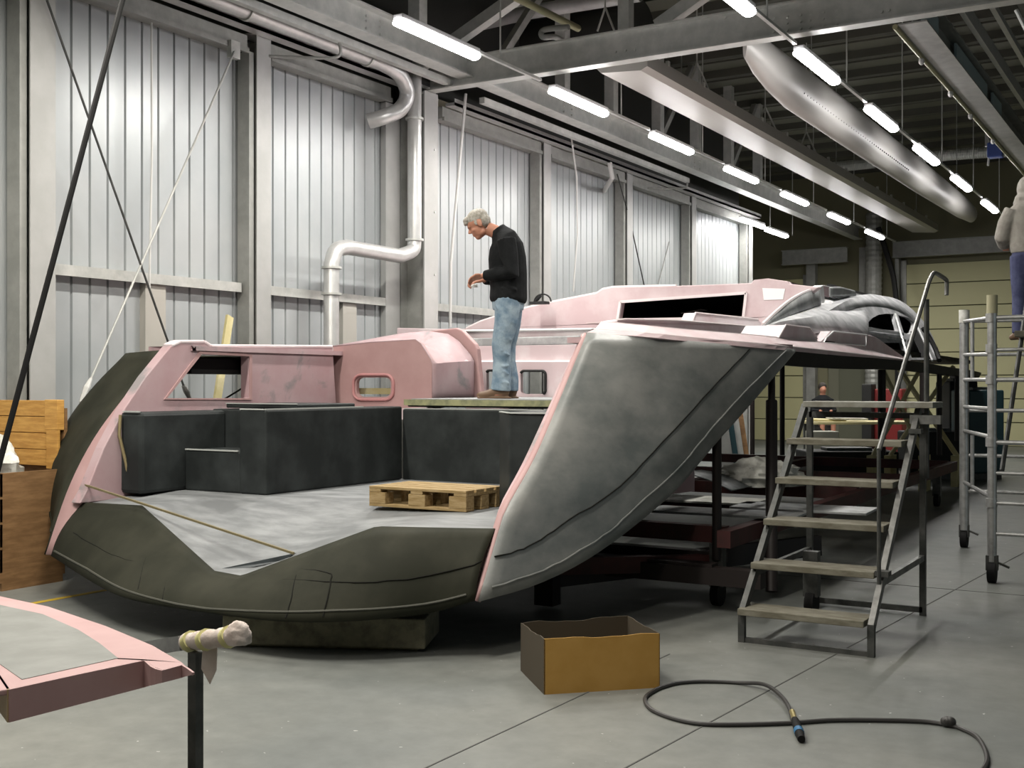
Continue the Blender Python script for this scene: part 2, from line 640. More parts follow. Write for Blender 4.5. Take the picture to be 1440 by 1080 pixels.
# ribbed liner over the right side
m = MB()
x = -2.0
while x < 8.8:
    m.box(x, x + .17, -6, 28, 6.2, 6.24)
    m.box(x + .17, x + .23, -6, 28, 6.23, 6.26)
    x += .23
struct(m.build('trim_%d' % tn, ROOFP))
tn += 1

# other walls (outside the frame, they close the hall)
struct(MB().box(9, 9.2, -8, 33, 0, 7.5).build('wall_right', WALLF))
struct(MB().box(-14, 9.2, -8.2, -8, 0, 7.5).build('wall_back', WALLF))
struct(MB().box(-14.2, -14, -8, 33, 0, 7.5).build('wall_annex', WALLF))
FY = 32.5
struct(MB().box(-14, 9, FY, FY + .2, 0, 7.5).build('wall_far', WALLF))


def roller_door(name, x0, x1, z1):
    y = FY - .12
    e = struct(empty(name, ((x0 + x1) / 2, y, 0)))
    z = 0.0
    m = MB()
    while z < z1 - .1:
        m.box(x0, x1, y, y + .08, z + .012, min(z + .61, z1) - .012)
        z += .61
    m.build('panel', DOORY, e, bevel=.006)
    MB().box(x0, x1, y + .06, y + .1, 0, z1).build('backing', mat('door_gap', (.06, .06, .035), .8), e)
    MB().box(x0 - .14, x0, y - .03, y + .1, 0, z1 + .1).build('rail', GALV_D, e)
    MB().box(x1, x1 + .14, y - .03, y + .1, 0, z1 + .1).build('rail', GALV_D, e)
    return e


roller_door('door_1', -13.2, -9.75, 4.55)
roller_door('door_2', -6.95, 2.5, 4.8)
# personnel door between the big doors
e = struct(empty('door_3', (-8.3, FY - .1, 0)))
DG = mat('grey_green_door', (.12, .125, .085), .6)
MB().box(-9.05, -7.65, FY - .1, FY, 0, 2.35).build('door_frame', mat('door_frame', (.17, .17, .12), .6), e)
MB().box(-8.75, -7.8, FY - .14, FY - .1, 0.02, 2.15).build('door_leaf', DG, e, bevel=.005)
MB().box(-8.0, -7.9, FY - .19, FY - .14, 1.0, 1.04).build('handle', STEELL, e)
# steel columns and header beams on the far wall
m = MB()
for a, b in ((-9.6, -9.35), (-8.15, -7.95), (-7.2, -7.1)):
    m.box(a, b, FY - .35, FY - .1, 2.4 if a == -8.15 else 0, 5.3)
struct(m.build('trim_%d' % tn, GALV_D))
tn += 1
e = tag(empty('steel_beam', (-3, 31.9, 5.1)), 'steel header beam above the large pale yellow door on the right', 'beam')
MB().ibeam((-7.2, 31.9, 5.15), (4, 31.9, 5.15), .2, .42).build('girder', GALV_D, e)
e = tag(empty('steel_beam', (-9, 31.9, 5.1)), 'short bright header beam between the far doors, under the dark roof', 'beam')
MB().ibeam((-10.2, 31.9, 5.1), (-8.4, 31.9, 5.1), .2, .4).build('girder', GALV, e)

# ================================================================ STEEL OVERHEAD
BZ0, BZ1 = 5.33, 5.69
BY = 12.36
e = tag(empty('crossing_beam', (-5, BY, BZ0)), 'big galvanised steel beam crossing the hall above the boat, lit in two spots', 'beam')
MB().ibeam((-8.55, BY, (BZ0 + BZ1) / 2), (6, BY, (BZ0 + BZ1) / 2), .17, BZ1 - BZ0).build('girder', GALV, e)
bp = []
for px in (1088, 1107, 1126, 1139, 1158, 1177):
    for py in (21, 30, 40):
        bp.append(onY(px, py + (1130 - px) * 0.12, BY - .01))
for px, py in ((610, 117), (620, 114), (628, 113), (866, 73), (880, 71), (893, 70), (1020, 25), (1240, 17), (1250, 15)):
    bp.append(onY(px, py, BY - .01))
parts_at('bolt', MB().tube([(0, 0, 0), (0, -.018, 0)], .014, 8), GALV, e, bp)
# lattice above the crossing beam
m = MB()
t0 = onY(591, 89, BY)
MB().bar(onY(591, 92, BY + .1), onY(735, -10, BY + .1), .14, .14).build('lattice_diagonal', GALV, e)
MB().bar(onY(925, 38, BY + .1), onY(995, -12, BY + .1), .14, .14).build('lattice_diagonal', GALV, e)
MB().bar(onY(880, 46, BY + .1), onY(880, -30, BY + .1), .14, .14, (0, 1, 0)).build('lattice_upright', GALV, e)

# long I beam parallel to the wall
e = tag(empty('runway_beam', (-8.0, 12, BZ0)), 'long galvanised steel runway beam parallel to the ribbed wall, studded with bolts', 'beam')
MB().ibeam((-8.0, 4.0, 5.59), (-8.0, 31.5, 5.59), .22, .32).build('girder', GALV, e)
parts_at('bolt', MB().tube([(0, 0, 0), (.025, 0, 0)], .015, 8), GALV, e, [(-7.99, Y, z) for Y in (14.9, 15.15, 19.9, 20.15, 10.3, 10.55) for z in (5.52, 5.6, 5.66)])
for Y in (11.3, 14.9, 16.5, 18.3, 20.0, 21.7, 23.4):
    MB().bar((-8.0, Y, 5.75), (-8.0, Y, 7.36), .16, .16, (0, 1, 0)).build('lattice_upright', GALV, e)
for Y in (13.0, 18.3, 21.7):
    MB().bar((-8.0, Y + .1, 5.8), (-8.0, Y + 1.5, 7.3), .1, .1).build('lattice_diagonal', GALV_D, e)
# lit eaves channel under it
e = tag(MB().box(-8.75, -8.6, 4.0, 12.55, 5.33, 5.37).add([], []).box(-8.61, -8.6, 4.0, 12.55, 5.33, 5.41).build('eaves_channel', DUCT),
        'thin bright eaves channel above the wall, left of the main column', 'channel')
e = tag(MB().box(-8.75, -8.6, 13.0, 25.4, 5.30, 5.34).box(-8.61, -8.6, 13.0, 25.4, 5.30, 5.39).build('eaves_channel', DUCT),
        'thin bright eaves channel above the wall, right of the main column', 'channel')
e = tag(empty('rail_track', (-8.35, 9, 5.45)), 'long hoist rail with bent bracket arms hanging below the runway beam', 'rail')
MB().box(-8.28, -8.2, 4.0, 12.5, 5.36, 5.44).build('rail_bar', GALV, e)
MB().box(-8.28, -8.2, 13.1, 20.2, 5.30, 5.38).build('rail_bar', GALV, e)
for Y in (9.9, 19.9):
    MB().tube(smoothpath([(-8.24, Y + .25, 5.38), (-8.24, Y + .25, 5.22), (-8.4, Y + .1, 5.18), (-8.78, Y - .3, 5.16)], 4), .018, 8).build('bracket_arm', GALV_D, e)

# ducts
e = tag(empty('ventilation_duct', (-8.45, 8, 5.4)), 'bright round duct along the wall top that hooks down beside the main column', 'duct')
pts = [(-8.45, 4.0, 5.42), (-8.45, 11.1, 5.42)] + smoothpath([(-8.45, 11.2, 5.42), (-8.45, 11.55, 5.36), (-8.47, 11.74, 5.18), (-8.52, 11.68, 4.98), (-8.62, 11.5, 4.86), (-8.8, 11.4, 4.8)], 6)
MB().tube(pts, .095, 16).build('pipe', DUCT, e, smooth=True)
for Y in (6.3, 8.9, 10.9):
    MB().tube([(-8.45, Y, 5.42), (-8.45, Y + .04, 5.42)], .115, 16).build('clamp', GALV, e, smooth=True)
e = tag(empty('downpipe', (-8.6, 12.1, 0)), 'bright vertical duct at the main column with an elbow branch towards the wall', 'duct')
a = onX(583, 100, -8.5)
b = onX(583, 335, -8.5)
c = onX(562, 360, -8.5)
d_ = onX(490, 348, -8.5)
f_ = onX(466, 372, -8.5)
pts = [onX(596, 78, -8.5)] + [a] + [b] + smoothpath([b - Vector((0, 0, .03)), onX(580, 352, -8.5), c], 5) + [d_] + smoothpath([d_ + Vector((0, -.03, 0)), onX(473, 352, -8.5), f_], 5) + [Vector((f_.x, f_.y, 0.02))]
pts = [pts[0]] + [p for p, q in zip(pts[1:], pts) if (p - q).length > .004]
MB().tube(pts, .088, 16).build('pipe', DUCT, e, smooth=True)
for px, py, py2 in ((583, 166, 169), (583, 336, 339), (466, 375, 378), (466, 412, 415)):
    MB().tube([onX(px, py, -8.5), onX(px, py2, -8.5)], .115, 16).build('clamp', GALV, e, smooth=True)
tag(MB().tube([onY(655, 38, 14.5), onY(745, 17, 14.5), onY(900, -8, 14.5)], .1, 14).build('pipe_run', DUCT, None, smooth=True), 'pale thick pipe rising to the right above the crossing beam', 'pipe')
tag(MB().tube([onY(614, 27, 15.2), onY(745, 2, 15.2)], .06, 12).build('pipe_run', GALV, None, smooth=True), 'thinner pale pipe at the top edge, behind the first lamp', 'pipe')
tag(MB().tube([onY(690, 80, 16.0), onY(905, 40, 16.0)], .42, 24).build('roof_shade_tube', DARKD, None, smooth=True), 'huge dark tube standing in for roof darkness behind the crossing beam', 'duct')  # dark tube stands in for the darkness under the roof
struct(MB().box(-9.0, -8.97, 13.05, 15.7, 5.32, 5.46).build('trim_90', mat('lit_band_cream', (.72, .68, .55), .6)))  # cream colour of these two strips paints in a lit wall band
struct(MB().box(-9.0, -8.97, 16.0, 18.7, 5.32, 5.44).build('trim_91', mat('lit_band_cream', (.72, .68, .55), .6)))
p0 = onX(722, -5, -6.9)
p1 = onX(813, 40, -6.9)
e = tag(MB().tube([p0, p1], .045, 10).build('tube_rail', mat('brassy_tube', (.30, .29, .17), .4, .5), None, smooth=True), 'dull gold tube sloping down to the crossing beam at the top', 'tube')
pts = smoothpath([onY(800, 38, 12.4), onY(765, 42, 12.4), onY(763, 52, 12.4), onY(780, 52, 12.6), onY(795, 60, 12.9)], 5)
e = tag(MB().tube(pts, .035, 10).build('bent_pipe', GALV_D, None, smooth=True), 'short bent pipe hooking over the crossing beam', 'pipe')


# flexible ducts
def flex(pts, r, name, lb, mt=GALV):
    P = resample(pts, 90)
    rs = [r * (1 + .1 * (i % 2)) for i in range(90)]
    return tag(MB().tube(P, rs, 14).build(name, mt, None), lb, 'duct')


flex([onY(1165, 236, 26), onY(1230, 229, 26)], .11, 'flexible_duct', 'ribbed flexible duct between the two hanging masts')
flex([onY(1290, 222, 26), onY(1360, 216, 26), onY(1432, 212, 26)], .11, 'flexible_duct', 'ribbed flexible duct right of the thick tapered mast')
e = tag(empty('flexible_riser', (-8.0, 31.5, 0)), 'upright ribbed silver duct on the far wall between the doors', 'duct')
P = resample([onY(1229, 300, 31.5), onY(1229, 340, 31.5), onY(1227, 624.5, 31.5)], 90)
MB().tube(P, [.2 * (1 + .08 * (i % 2)) for i in range(90)], 14).build('hose', GALV_D, e)
tag(MB().tube(smoothpath([onY(1235, 320, 31.2), onY(1248, 360, 31.2), onY(1258, 400, 31.2), onY(1262, 470, 31.2), onY(1262, 625.5, 31.2)], 5), .07, 8).build('black_pipe', BLACK, None, smooth=True),
    'black pipe curving down the far wall right of the silver duct', 'pipe')

# hanging masts
e = tag(empty('hanging_mast', (-6.05, 20, 5.4)), 'long flat pale mast hanging in slings, left of the tapered one', 'mast')
secs = []
for Y, s in ((12.95, 1), (22, 1), (28, .95), (30.6, .8)):
    secs.append([(-6.42, Y, 5.42), (-5.89, Y, 5.38), (-5.80, Y, 5.42), (-5.80, Y, 5.58), (-6.25, Y, 5.62), (-6.5, Y, 5.5)])
m = MB()
m.grid([s_ + [s_[0]] for s_ in secs])
m.add(secs[0], [tuple(range(6))])
m.add(secs[-1], [tuple(range(6))])
m.build('extrusion', MAST, e, bevel=0)
for Y in (14.5, 22, 29):
    MB().tube([(-6.0, Y, 5.55), (-6.0, Y, 7.5)], .008, 6).build('hanger_wire', GALV_D, e)
parts_at('fitting', MB().box(-.02, .02, -.03, .03, -.03, .03), GALV, e, [(-5.81, 13.6 + i * 1.2, 5.6) for i in range(14)])

e = tag(empty('hanging_mast', (-4.4, 20, 5.3)), 'thick tapered metallic mast with a dotted rivet line and rounded near tip', 'mast')
secs = []
N = 18
for Y, s, dz in ((12.65, .55, .12), (13.0, .72, .07), (13.5, .86, .03), (14.4, .98, 0), (17, 1, 0), (22, .95, 0), (26, .8, 0), (27.2, .62, 0)):
    ring = []
    for k in range(N + 1):
        a = 2 * math.pi * k / N
        cx = -4.47 + .21 * s * math.cos(a)
        cz = 5.32 + dz + .30 * s * math.sin(a)
        ring.append((cx, Y + (0.0 if Y > 14 else -.25 * math.cos(a)), cz))
    secs.append(ring)
m = MB().grid(secs)
m.add(secs[0][:-1], [tuple(range(N))])
m.add(secs[-1][:-1], [tuple(range(N))])
m.build('extrusion', MAST, e, smooth=True)
for Y in (15.2, 20.5, 25.5):
    MB().tube([(-4.47, Y, 5.5), (-4.47, Y, 7.5)], .008, 6).build('hanger_wire', GALV_D, e)
parts_at('rivet', MB().ell((0, 0, 0), (.008, .013, .013), nu=6, nv=4), BLACK, e, [(-4.292, 14.3 + i * .13, 5.19 - .0006 * i) for i in range(46)])

# V slings holding the flat mast
slings = [((980, 88), (970, 117), (1000, 134), 'nearest thin V sling on the flat mast, just below the crossing beam'),
          ((1076, 150), (1067, 173), (1094, 188), 'thin V sling holding the flat mast, just left of the tapered mast tip'),
          ((1134, 185), (1125, 207), (1150, 221), 'farthest thin V sling, seen below the tapered mast')]
for ap, l, r, lb in slings:
    A = onX(ap[0], ap[1], -5.84)
    e = tag(empty('mast_sling', A), lb, 'sling')
    m = MB().tube([(A.x, A.y, 7.36), A], .01, 6)
    m.build('hanger', GALV, e)
    MB().tube([A, onX(l[0], l[1], -5.84)], .014, 6).build('rod', GALV, e)
    MB().tube([A, onX(r[0], r[1], -5.84)], .014, 6).build('rod', GALV, e)
A = onY(851, 10, 13.6)
e = tag(empty('mast_sling', A), 'thin V sling seen above the crossing beam beside an upright', 'sling')
MB().tube([(A.x, A.y, 7.36), A], .01, 6).build('hanger', GALV, e)
MB().tube([A, onY(840, 44, 13.6)], .014, 6).build('rod', GALV, e)
MB().tube([A, onY(865, 46, 13.6)], .014, 6).build('rod', GALV, e)

# right-hand runway beam with light panels
e = tag(empty('runway_beam', (-2.75, 15, 5.45)), 'steel runway beam with pale blue plates at the upper right', 'beam')
MB().ibeam((-2.72, 12.95, 5.62), (-2.72, 31.5, 5.62), .3, .34).build('girder', GALV_D, e)
m = MB()
for a, b in ((13.1, 13.9), (15.0, 17.3), (17.8, 18.6)):
    m.box(-2.66, -2.63, a, b, 5.5, 5.74)
m.build('side_plate', mat('pale_blue_plate', (.40, .50, .53), .45, .2), e)
MB().box(-2.42, -2.36, 12.95, 31, 5.78, 5.95).build('top_rail', DUCT, e)
MB().box(-2.2, -2.14, 12.95, 31, 5.98, 6.06).build('top_rail', DUCT, e)
MB().tube([(-2.9, 12.95, 5.44), (-2.9, 31, 5.44)], .03, 8).build('cable_rail', mat('brassy_tube', (.30, .29, .17), .4, .5), e)
for Y in (14.3, 16.1, 17.6, 19.6):
    MB().ell((-2.9, Y, 5.39), (.035, .06, .045), nu=8, nv=6).build('roller', ROPE, e, smooth=True)
A = onY(1400, 205, 21)
e = tag(empty('chain_hoist', A), 'small blue chain hoist hanging from the right runway beam', 'hoist')
MB().box(A.x - .12, A.x + .12, A.y - .1, A.y + .1, A.z - .2, A.z + .05).build('motor', mat('hoist_blue', (.02, .05, .22), .5), e, bevel=.02)
MB().box(A.x - .16, A.x - .1, A.y - .05, A.y + .05, A.z, A.z + .45).build('bracket', GALV_D, e)
MB().box(A.x + .06, A.x + .1, A.y - .05, A.y + .05, A.z, A.z + .45).build('bracket', GALV_D, e)
MB().tube([(A.x - .1, A.y, A.z - .15), (A.x - .12, A.y, A.z - .32)], .02, 6).build('hook', GALV, e)
tag(MB().tube([onY(1429, 14, 12.2), onY(1452, 60, 12.2)], .02, 8).build('hanging_rod', GALV, None), 'short bright rod hanging at the top right corner', 'rod')


# ================================================================ LIGHTS
def make_light():
    e = empty('fluorescent_light')
    m = MB().box(-.06, .06, -.7, .7, .03, .08)
    m.build('housing', mat('lamp_housing', (.6, .6, .6), .5), e, local=True, bevel=.01)
    pts = [(0, -.72, 0), (0, -.69, 0), (0, .69, 0), (0, .72, 0)]
    MB().tube(pts, [.03, .068, .068, .03], 12, r2=[.02, .042, .042, .02], yref=(0, 0, 1)).build('diffuser', GLOW, e, local=True, smooth=True)
    MB().box(-.02, .02, .7, 2.1, .05, .08).build('carrier_rail', GALV, e, local=True)
    MB().tube([(0, 1.2, .08), (0, 1.2, 2.40)], .009, 6).build('hanger_rod', GALV, e, local=True)
    return e


proto = make_light()
LZ = 5.08
G = 'fluorescent fittings of the two long rows'
ordw = ['first', 'second', 'third', 'fourth', 'fifth', 'sixth', 'seventh', 'eighth']
first = True


def put_light(loc, label, group, rz=0.0, power=TUBE_POWER, colr=(1.0, 0.97, 0.90)):
    global first
    o = proto if first else copy_tree(proto)
    first = False
    o.location = loc
    o.rotation_euler = (0, 0, rz)
    tag(o, label, 'lamp', group)
    add_light('tube_or_fill_light', (loc[0], loc[1], loc[2] - .07), (.16, 1.45), power, colr)
    return o


rowA = [617, 815, 945, 1043, 1118, 1180, 1230]
rowAy = [42, 130, 187, 233, 269, 296, 319]
labA = ['largest lit fluorescent lamp, above the main column at the top',
        'lit fluorescent lamp just under the crossing beam, second in the left row',
        'lit fluorescent lamp left of the flat mast, third in the left row',
        'lit fluorescent lamp above the end of the ribbed wall, fourth in the left row',
        'lit fluorescent lamp, fifth in the left row, above the two small distant lamps',
        'lit fluorescent lamp, second from the far end of the left row',
        'farthest lit fluorescent lamp of the left row, below the tip of the flat mast']
for i in range(7):
    p = onX(rowA[i], rowAy[i], -6.7)
    put_light((-6.7, p.y, LZ), labA[i], G, power=TUBE_POWER * (1.7 if i == 0 else 1.15))
rowB = [1150, 1240, 1303, 1352, 1392]
labB = ['largest lit fluorescent lamp of the right row, right of the tapered mast tip',
        'lit fluorescent lamp under a long rod, second in the right row',
        'middle lit fluorescent lamp of the right row',
        'lit fluorescent lamp right of the far end of the tapered mast',
        'last lit fluorescent lamp of the right row, beside the hooded person']
for i in range(5):
    p = onX(rowB[i], 100, -3.7)
    put_light((-3.7, p.y, LZ), labB[i], G, power=TUBE_POWER * .4)
p = onX(1038, 0, -3.7)
put_light((-3.7, 9.9, LZ), 'lit fluorescent lamp cut by the top edge above the crossing beam', G)
for (px, py, lb) in ((1058, 314, 'left of the two small distant lamps beside the wall end'), (1092, 328, 'right of the two small distant lamps beside the wall end')):
    p = onZ(px, py, LZ)
    o = put_light(p, lb, 'small distant lamps past the wall end', power=20)
    for ch in list(o.children):
        if ch.name.startswith('carrier_rail'):
            bpy.data.objects.remove(ch)
# unseen row lamps and added fill lamps, no fittings, brightening the foreground
for x, ys in ((-6.7, (6.7, 3.6, 0.5)), (-3.7, (6.9, 3.8, 0.7)), (-1.6, (2.2, -0.5)), (-5.0, (-3.0,)), (-1.2, (-3.4,))):
    for y in ys:
        add_light('tube_or_fill_light', (x, y, 5.05), (.16, 1.45), TUBE_POWER * (.3 if x > 0 else .4 if y < 1 else .9 if x > -2 else (2.8 if y > 3 else 1.3 if y < -2 else .9) if y < 4 else 1.2 if x < -5 else .8), (1.0, 0.95, 0.86))

# ================================================================ THE BOAT DECK MOULD
boat = tag(empty('boat_deck', (-5.5, 5.8, 0)), 'huge unpainted grey and pink boat deck with open stern, propped up in the hall', 'boat')

# ---- starboard and port quarters of the hull
XS = [-3.63, -3.50, -3.38, -3.28, -3.19, -3.11, -3.04, -2.97, -2.9]
XS_OLD = [-3.63, -3.42, -3.22, -3.08, -3.0, -2.95, -2.92, -2.905, -2.9]
old_px = [(672, 846), (750, 834), (812, 808), (858, 783), (900, 755), (950, 711), (1000, 660), (1060, 580), (1115, 492)]
low_px = [(672, 846), (745, 825), (808, 796), (858, 764), (904, 728), (952, 685), (1000, 628), (1048, 574), (1117, 493)]
up_px = [(825, 469), (862, 472), (900, 475), (940, 478), (975, 481), (1010, 484), (1045, 487), (1080, 490), (1115, 492)]
LOW = resample([onX(a, b, X) for (a, b), X in zip(low_px, XS)], 33)
UP = resample([onX(a, b, X) for (a, b), X in zip(up_px, XS)], 33)
LOW_P = resample([onX(a, b, X) for (a, b), X in zip(old_px, XS_OLD)], 33)
UP_P = resample([onX(a, b, X) for (a, b), X in zip(up_px, XS_OLD)], 33)
RIM_R = resample([onX(672, 846, -3.63), onX(703, 740, -3.62), onX(713, 713, -3.61), onX(745, 657, -3.6), onX(770, 603, -3.6), onX(825, 469, -3.63)], 21)
XC2 = -11.11            # twice the X of the centreline at the stern


def mirror(p, extra=0.0):
    return Vector((XC2 - p.x - extra, p.y, p.z))


RIM_L = resample([onX(65, 780, -7.48), onX(97, 687, -7.5), onX(133, 617, -7.52), onX(177, 557, -7.52), onX(227, 494, -7.48)], 21)
NT = 20


def hull_point(i, j, side):
    s, t = i / 32, j / NT
    lo, up = LOW[i], UP[i]
    rim = RIM_R
    if side < 0:
        lo, up = mirror(LOW_P[i]), mirror(UP_P[i])
        rim = RIM_L
        # settle the port side on its own rim
        lo = lo + (rim[0] - mirror(LOW_P[0])) * (1 - s) ** 2
        up = up + (rim[-1] - mirror(UP_P[0])) * (1 - s) ** 2
    base = lo.lerp(up, t)
    r = rim[j]
    rb = rim[0].lerp(rim[-1], t)
    p = base + (r - rb) * (1 - s) ** 2
    bul = (.03 if side > 0 else .36) * math.sin(math.pi * min(1, t * 1.02)) ** .8 * (math.sin(math.pi * min(1, s * 1.0)) ** .6 if s < 1 else 0)
    if side < 0:
        bul *= (1 - s) ** .5
        bul += .16 * math.sin(math.pi * min(1, s * 2.5) / 2) * (1 - s) * (1 - t * .6)
    p = p + Vector((side * bul, 0, 0))
    return p


def smooth2(L):
    return [(p.x, p.y) for p in smoothpath([(a, b, 0) for a, b in L], 4)]


def surf_px(grid_, px, py):
    """point of a gridded surface whose bearing from the viewpoint of the photograph is (px, py)"""
    best = None
    for i in range(len(grid_) - 1):
        for j in range(len(grid_[0]) - 1):
            p = (grid_[i][j] + grid_[i + 1][j] + grid_[i][j + 1] + grid_[i + 1][j + 1]) / 4
            dd = -p.x * ST + p.y * CT
            e_ = (720 + F * (p.x * CT + p.y * ST) / dd - px) ** 2 + (540 - F * (p.z - H) / dd - py) ** 2
            if best is None or e_ < best[0]:
                best = (e_, i, j)
    _, i, j = best
    b2 = None
    for i_ in range(max(i - 1, 0), min(i + 2, len(grid_) - 1)):
        for j_ in range(max(j - 1, 0), min(j + 2, len(grid_[0]) - 1)):
            for a in range(9):
                for b in range(9):
                    u, v = a / 8, b / 8
                    p = grid_[i_][j_].lerp(grid_[i_ + 1][j_], u).lerp(grid_[i_][j_ + 1].lerp(grid_[i_ + 1][j_ + 1], u), v)
                    dd = -p.x * ST + p.y * CT
                    e_ = (720 + F * (p.x * CT + p.y * ST) / dd - px) ** 2 + (540 - F * (p.z - H) / dd - py) ** 2
                    if b2 is None or e_ < b2[0]:
                        b2 = (e_, p)
    return b2[1].copy()


for side in (1, -1):
    rows = [[hull_point(i, j, side) for j in range(NT + 1)] for i in range(33)]
    m = MB().grid(rows)
    if side < 0:
        n = NT + 1
        keep = []
        for f in m.f:
            c = sum((m.v[k] for k in f), Vector()) / 4
            if c.z > 1.36 and c.z < 1.76 and 7.3 < c.y < 9.2:
                continue
            keep.append(f)
        m.f = keep
    hs = m.build('hull_side', GREY if side > 0 else GREYD, boat, smooth=True, solid=.03,
                 label='broad grey sanded hull panel with a curved lower edge' if side > 0 else 'dark rounded hull side at the left edge')
    if side > 0:
        # raised moulding close to the lower edge, and the seam line above it
        P = [surf_px(rows, a, b) + Vector((.020, -.014, 0)) for a, b in smooth2([(688, 825), (760, 802), (813, 773), (855, 747), (893, 711), (949, 660), (982, 622), (1010, 589), (1050, 546), (1103, 493)])]
        MB().tube(P, .006, 6).build('moulding', GREY, hs, smooth=True)
        P = [surf_px(rows, a, b) + Vector((.016, -.011, 0)) for a, b in smooth2([(694, 783), (725, 774), (760, 758), (798, 731), (858, 693), (902, 651), (960, 589), (1010, 535), (1052, 491)])]
        MB().tube(P, .004, 6).build('seam', mat('seam_line', (.014, .014, .012), .9, spec=.1), hs, smooth=True)
    else:
        P = [hull_point(i, 0, -1).lerp(hull_point(i, 2, -1), .9) + Vector((-.016, -.01, 0)) for i in range(0, 30)]
        MB().tube(P, .009, 6).build('moulding', GREYD, hs, smooth=True)

# ---- pink bevelled rims of the open stern
BEV = .15
for side, rim in ((1, RIM_R), (-1, RIM_L)):
    bv = .085 if side > 0 else .14
    inner = [p + Vector((-side * bv, .10 + .02 * k / 20, 0)) for k, p in enumerate(rim)]
    m = MB().grid([[p, q, q + Vector((0, .10, 0))] for p, q in zip(rim, inner)])
    m.build('stern_rim', PINKP, boat, smooth=True, solid=.03, label='pink edge band of the open stern')

# ---- transom
BR = resample([RIM_L[0] + Vector((.05, .02, -.01)), onD(132, 820, 7.95), onD(187, 843, 7.5), onD(300, 862, 7.05), onD(400, 873, 6.78),
               onD(500, 873, 6.73), onD(600, 863, 6.82), RIM_R[0] + Vector((-.03, .02, 0))], 41)
TP_px = [(-7.36, 6.02, .69), (-6.62, 5.93, .712), (-5.43, 5.45, .40), (-5.17, 5.42, .395), (-4.30, 5.66, .735), (-3.66, 5.97, .73)]
TPT = [Vector(p) for p in TP_px]


def lip_at(x):
    for a, b in zip(TPT, TPT[1:]):
        if a.x <= x <= b.x:
            f = (x - a.x) / (b.x - a.x)
            return a.lerp(b, f)
    return TPT[0].copy() if x < TPT[0].x else TPT[-1].copy()


SMY = smoothpath([(-7.36, 6.02, 0), (-6.6, 5.66, 0), (-5.5, 5.40, 0), (-4.5, 5.55, 0), (-3.66, 5.97, 0)], 12)


def lip_y(x):
    for a, b in zip(SMY, SMY[1:]):
        if a.x <= x <= b.x:
            return a.lerp(b, (x - a.x) / (b.x - a.x)).y
    return SMY[0].y if x < SMY[0].x else SMY[-1].y


xs = sorted(set([p.x for p in BR] + [p.x for p in TPT]))
rows = []


def br_at(x):
    best = BR[0]
    for a, b in zip(BR, BR[1:]):
        if a.x <= x <= b.x:
            return a.lerp(b, (x - a.x) / (b.x - a.x))
    return BR[0] if x < BR[0].x else BR[-1]


nx = 90
for i in range(nx + 1):
    f = i / nx
    xb = BR[0].x + (BR[-1].x - BR[0].x) * f
    lo = br_at(xb)
    hi = lip_at(TPT[0].x + (TPT[-1].x - TPT[0].x) * f)
    hi = Vector((hi.x, hi.y, hi.z))
    row = []
    for k in range(9):
        t = k / 8
        p = lo.lerp(hi, t)
        out = Vector((0, -1, 0)) * .05 * math.sin(math.pi * t)
        row.append(p + out)
    rows.append(row)
tr = MB().grid(rows).build('transom', GREYD, boat, smooth=True, solid=.03, label='dark curved transom face with two pressed arches')
P = [r[0].lerp(r[1], 1.0) + Vector((0, -.02, 0)) for r in rows[1:-1]]
MB().tube(P, .008, 6).build('moulding', mat('moulding_grey', (.055, .055, .042), .7), tr, smooth=True)


def trans_px(px, py):
    return surf_px(rows, px, py) + Vector((.006, -.020, 0))


P = [trans_px(a, b) for a, b in smooth2([(106, 748), (130, 764), (170, 783), (210, 793), (290, 808), (350, 814), (420, 815), (500, 818), (560, 815), (620, 805), (684, 790)])]
MB().tube(P, .004, 6).build('seam', mat('seam_line', (.014, .014, .012), .9, spec=.1), tr, smooth=True)
for L in ([(197, 828), (203, 800), (209, 782), (216, 778), (238, 781), (241, 790), (231, 842)], [(404, 868), (412, 838), (420, 804), (428, 800), (460, 804), (468, 808), (466, 822), (456, 866)]):
    MB().tube([trans_px(a, b) for a, b in smooth2(L)], .0045, 6).build('pressed_arch', mat('seam_line', (.014, .014, .012), .9, spec=.1), tr, smooth=True)

# ---- cockpit sole: flat, with a ramp falling to the notch in the transom
SZ = .745


def sole_z(x, y, ly):
    lz = lip_at(x)
    drop = SZ - lz.z
    f = min(max((6.72 - y) / (6.72 - lz.y), 0), 1)
    return SZ - drop * f


rows2 = []
for i in range(61):
    x = TPT[0].x + (TPT[-1].x - TPT[0].x) * i / 60
    l = lip_at(x)
    row = []
    for k in range(15):
        y = l.y + (6.72 - l.y) * k / 14
        row.append(Vector((x, y, sole_z(x, y, l.y))))
    row.append(Vector((x, 8.6, SZ)))
    rows2.append(row)
m = MB().grid(rows2)
m.box(-7.40, -7.34, 6.05, 8.6, SZ - .03, SZ)
so = m.build('cockpit_sole', SOLE, boat, smooth=True, label='dusty pale grey cockpit floor with ramp')
m = MB().plate([onY(304, 801, 5.50), onY(414, 778, 5.66), onY(400, 788, 5.64), onY(304, 808, 5.48)], [], (0, .02, 0))
m.build('ramp_edge', mat('blue_grey_edge', (.05, .06, .065), .5), so)

# ---- black-grey liner blocks of the cockpit
A_px = {}
BT = 1.40


def liner(name, box, label=None, bev=.02):
    o = MB().box(*box).build(name, LINER, boat, bevel=bev, label=label)
    return o


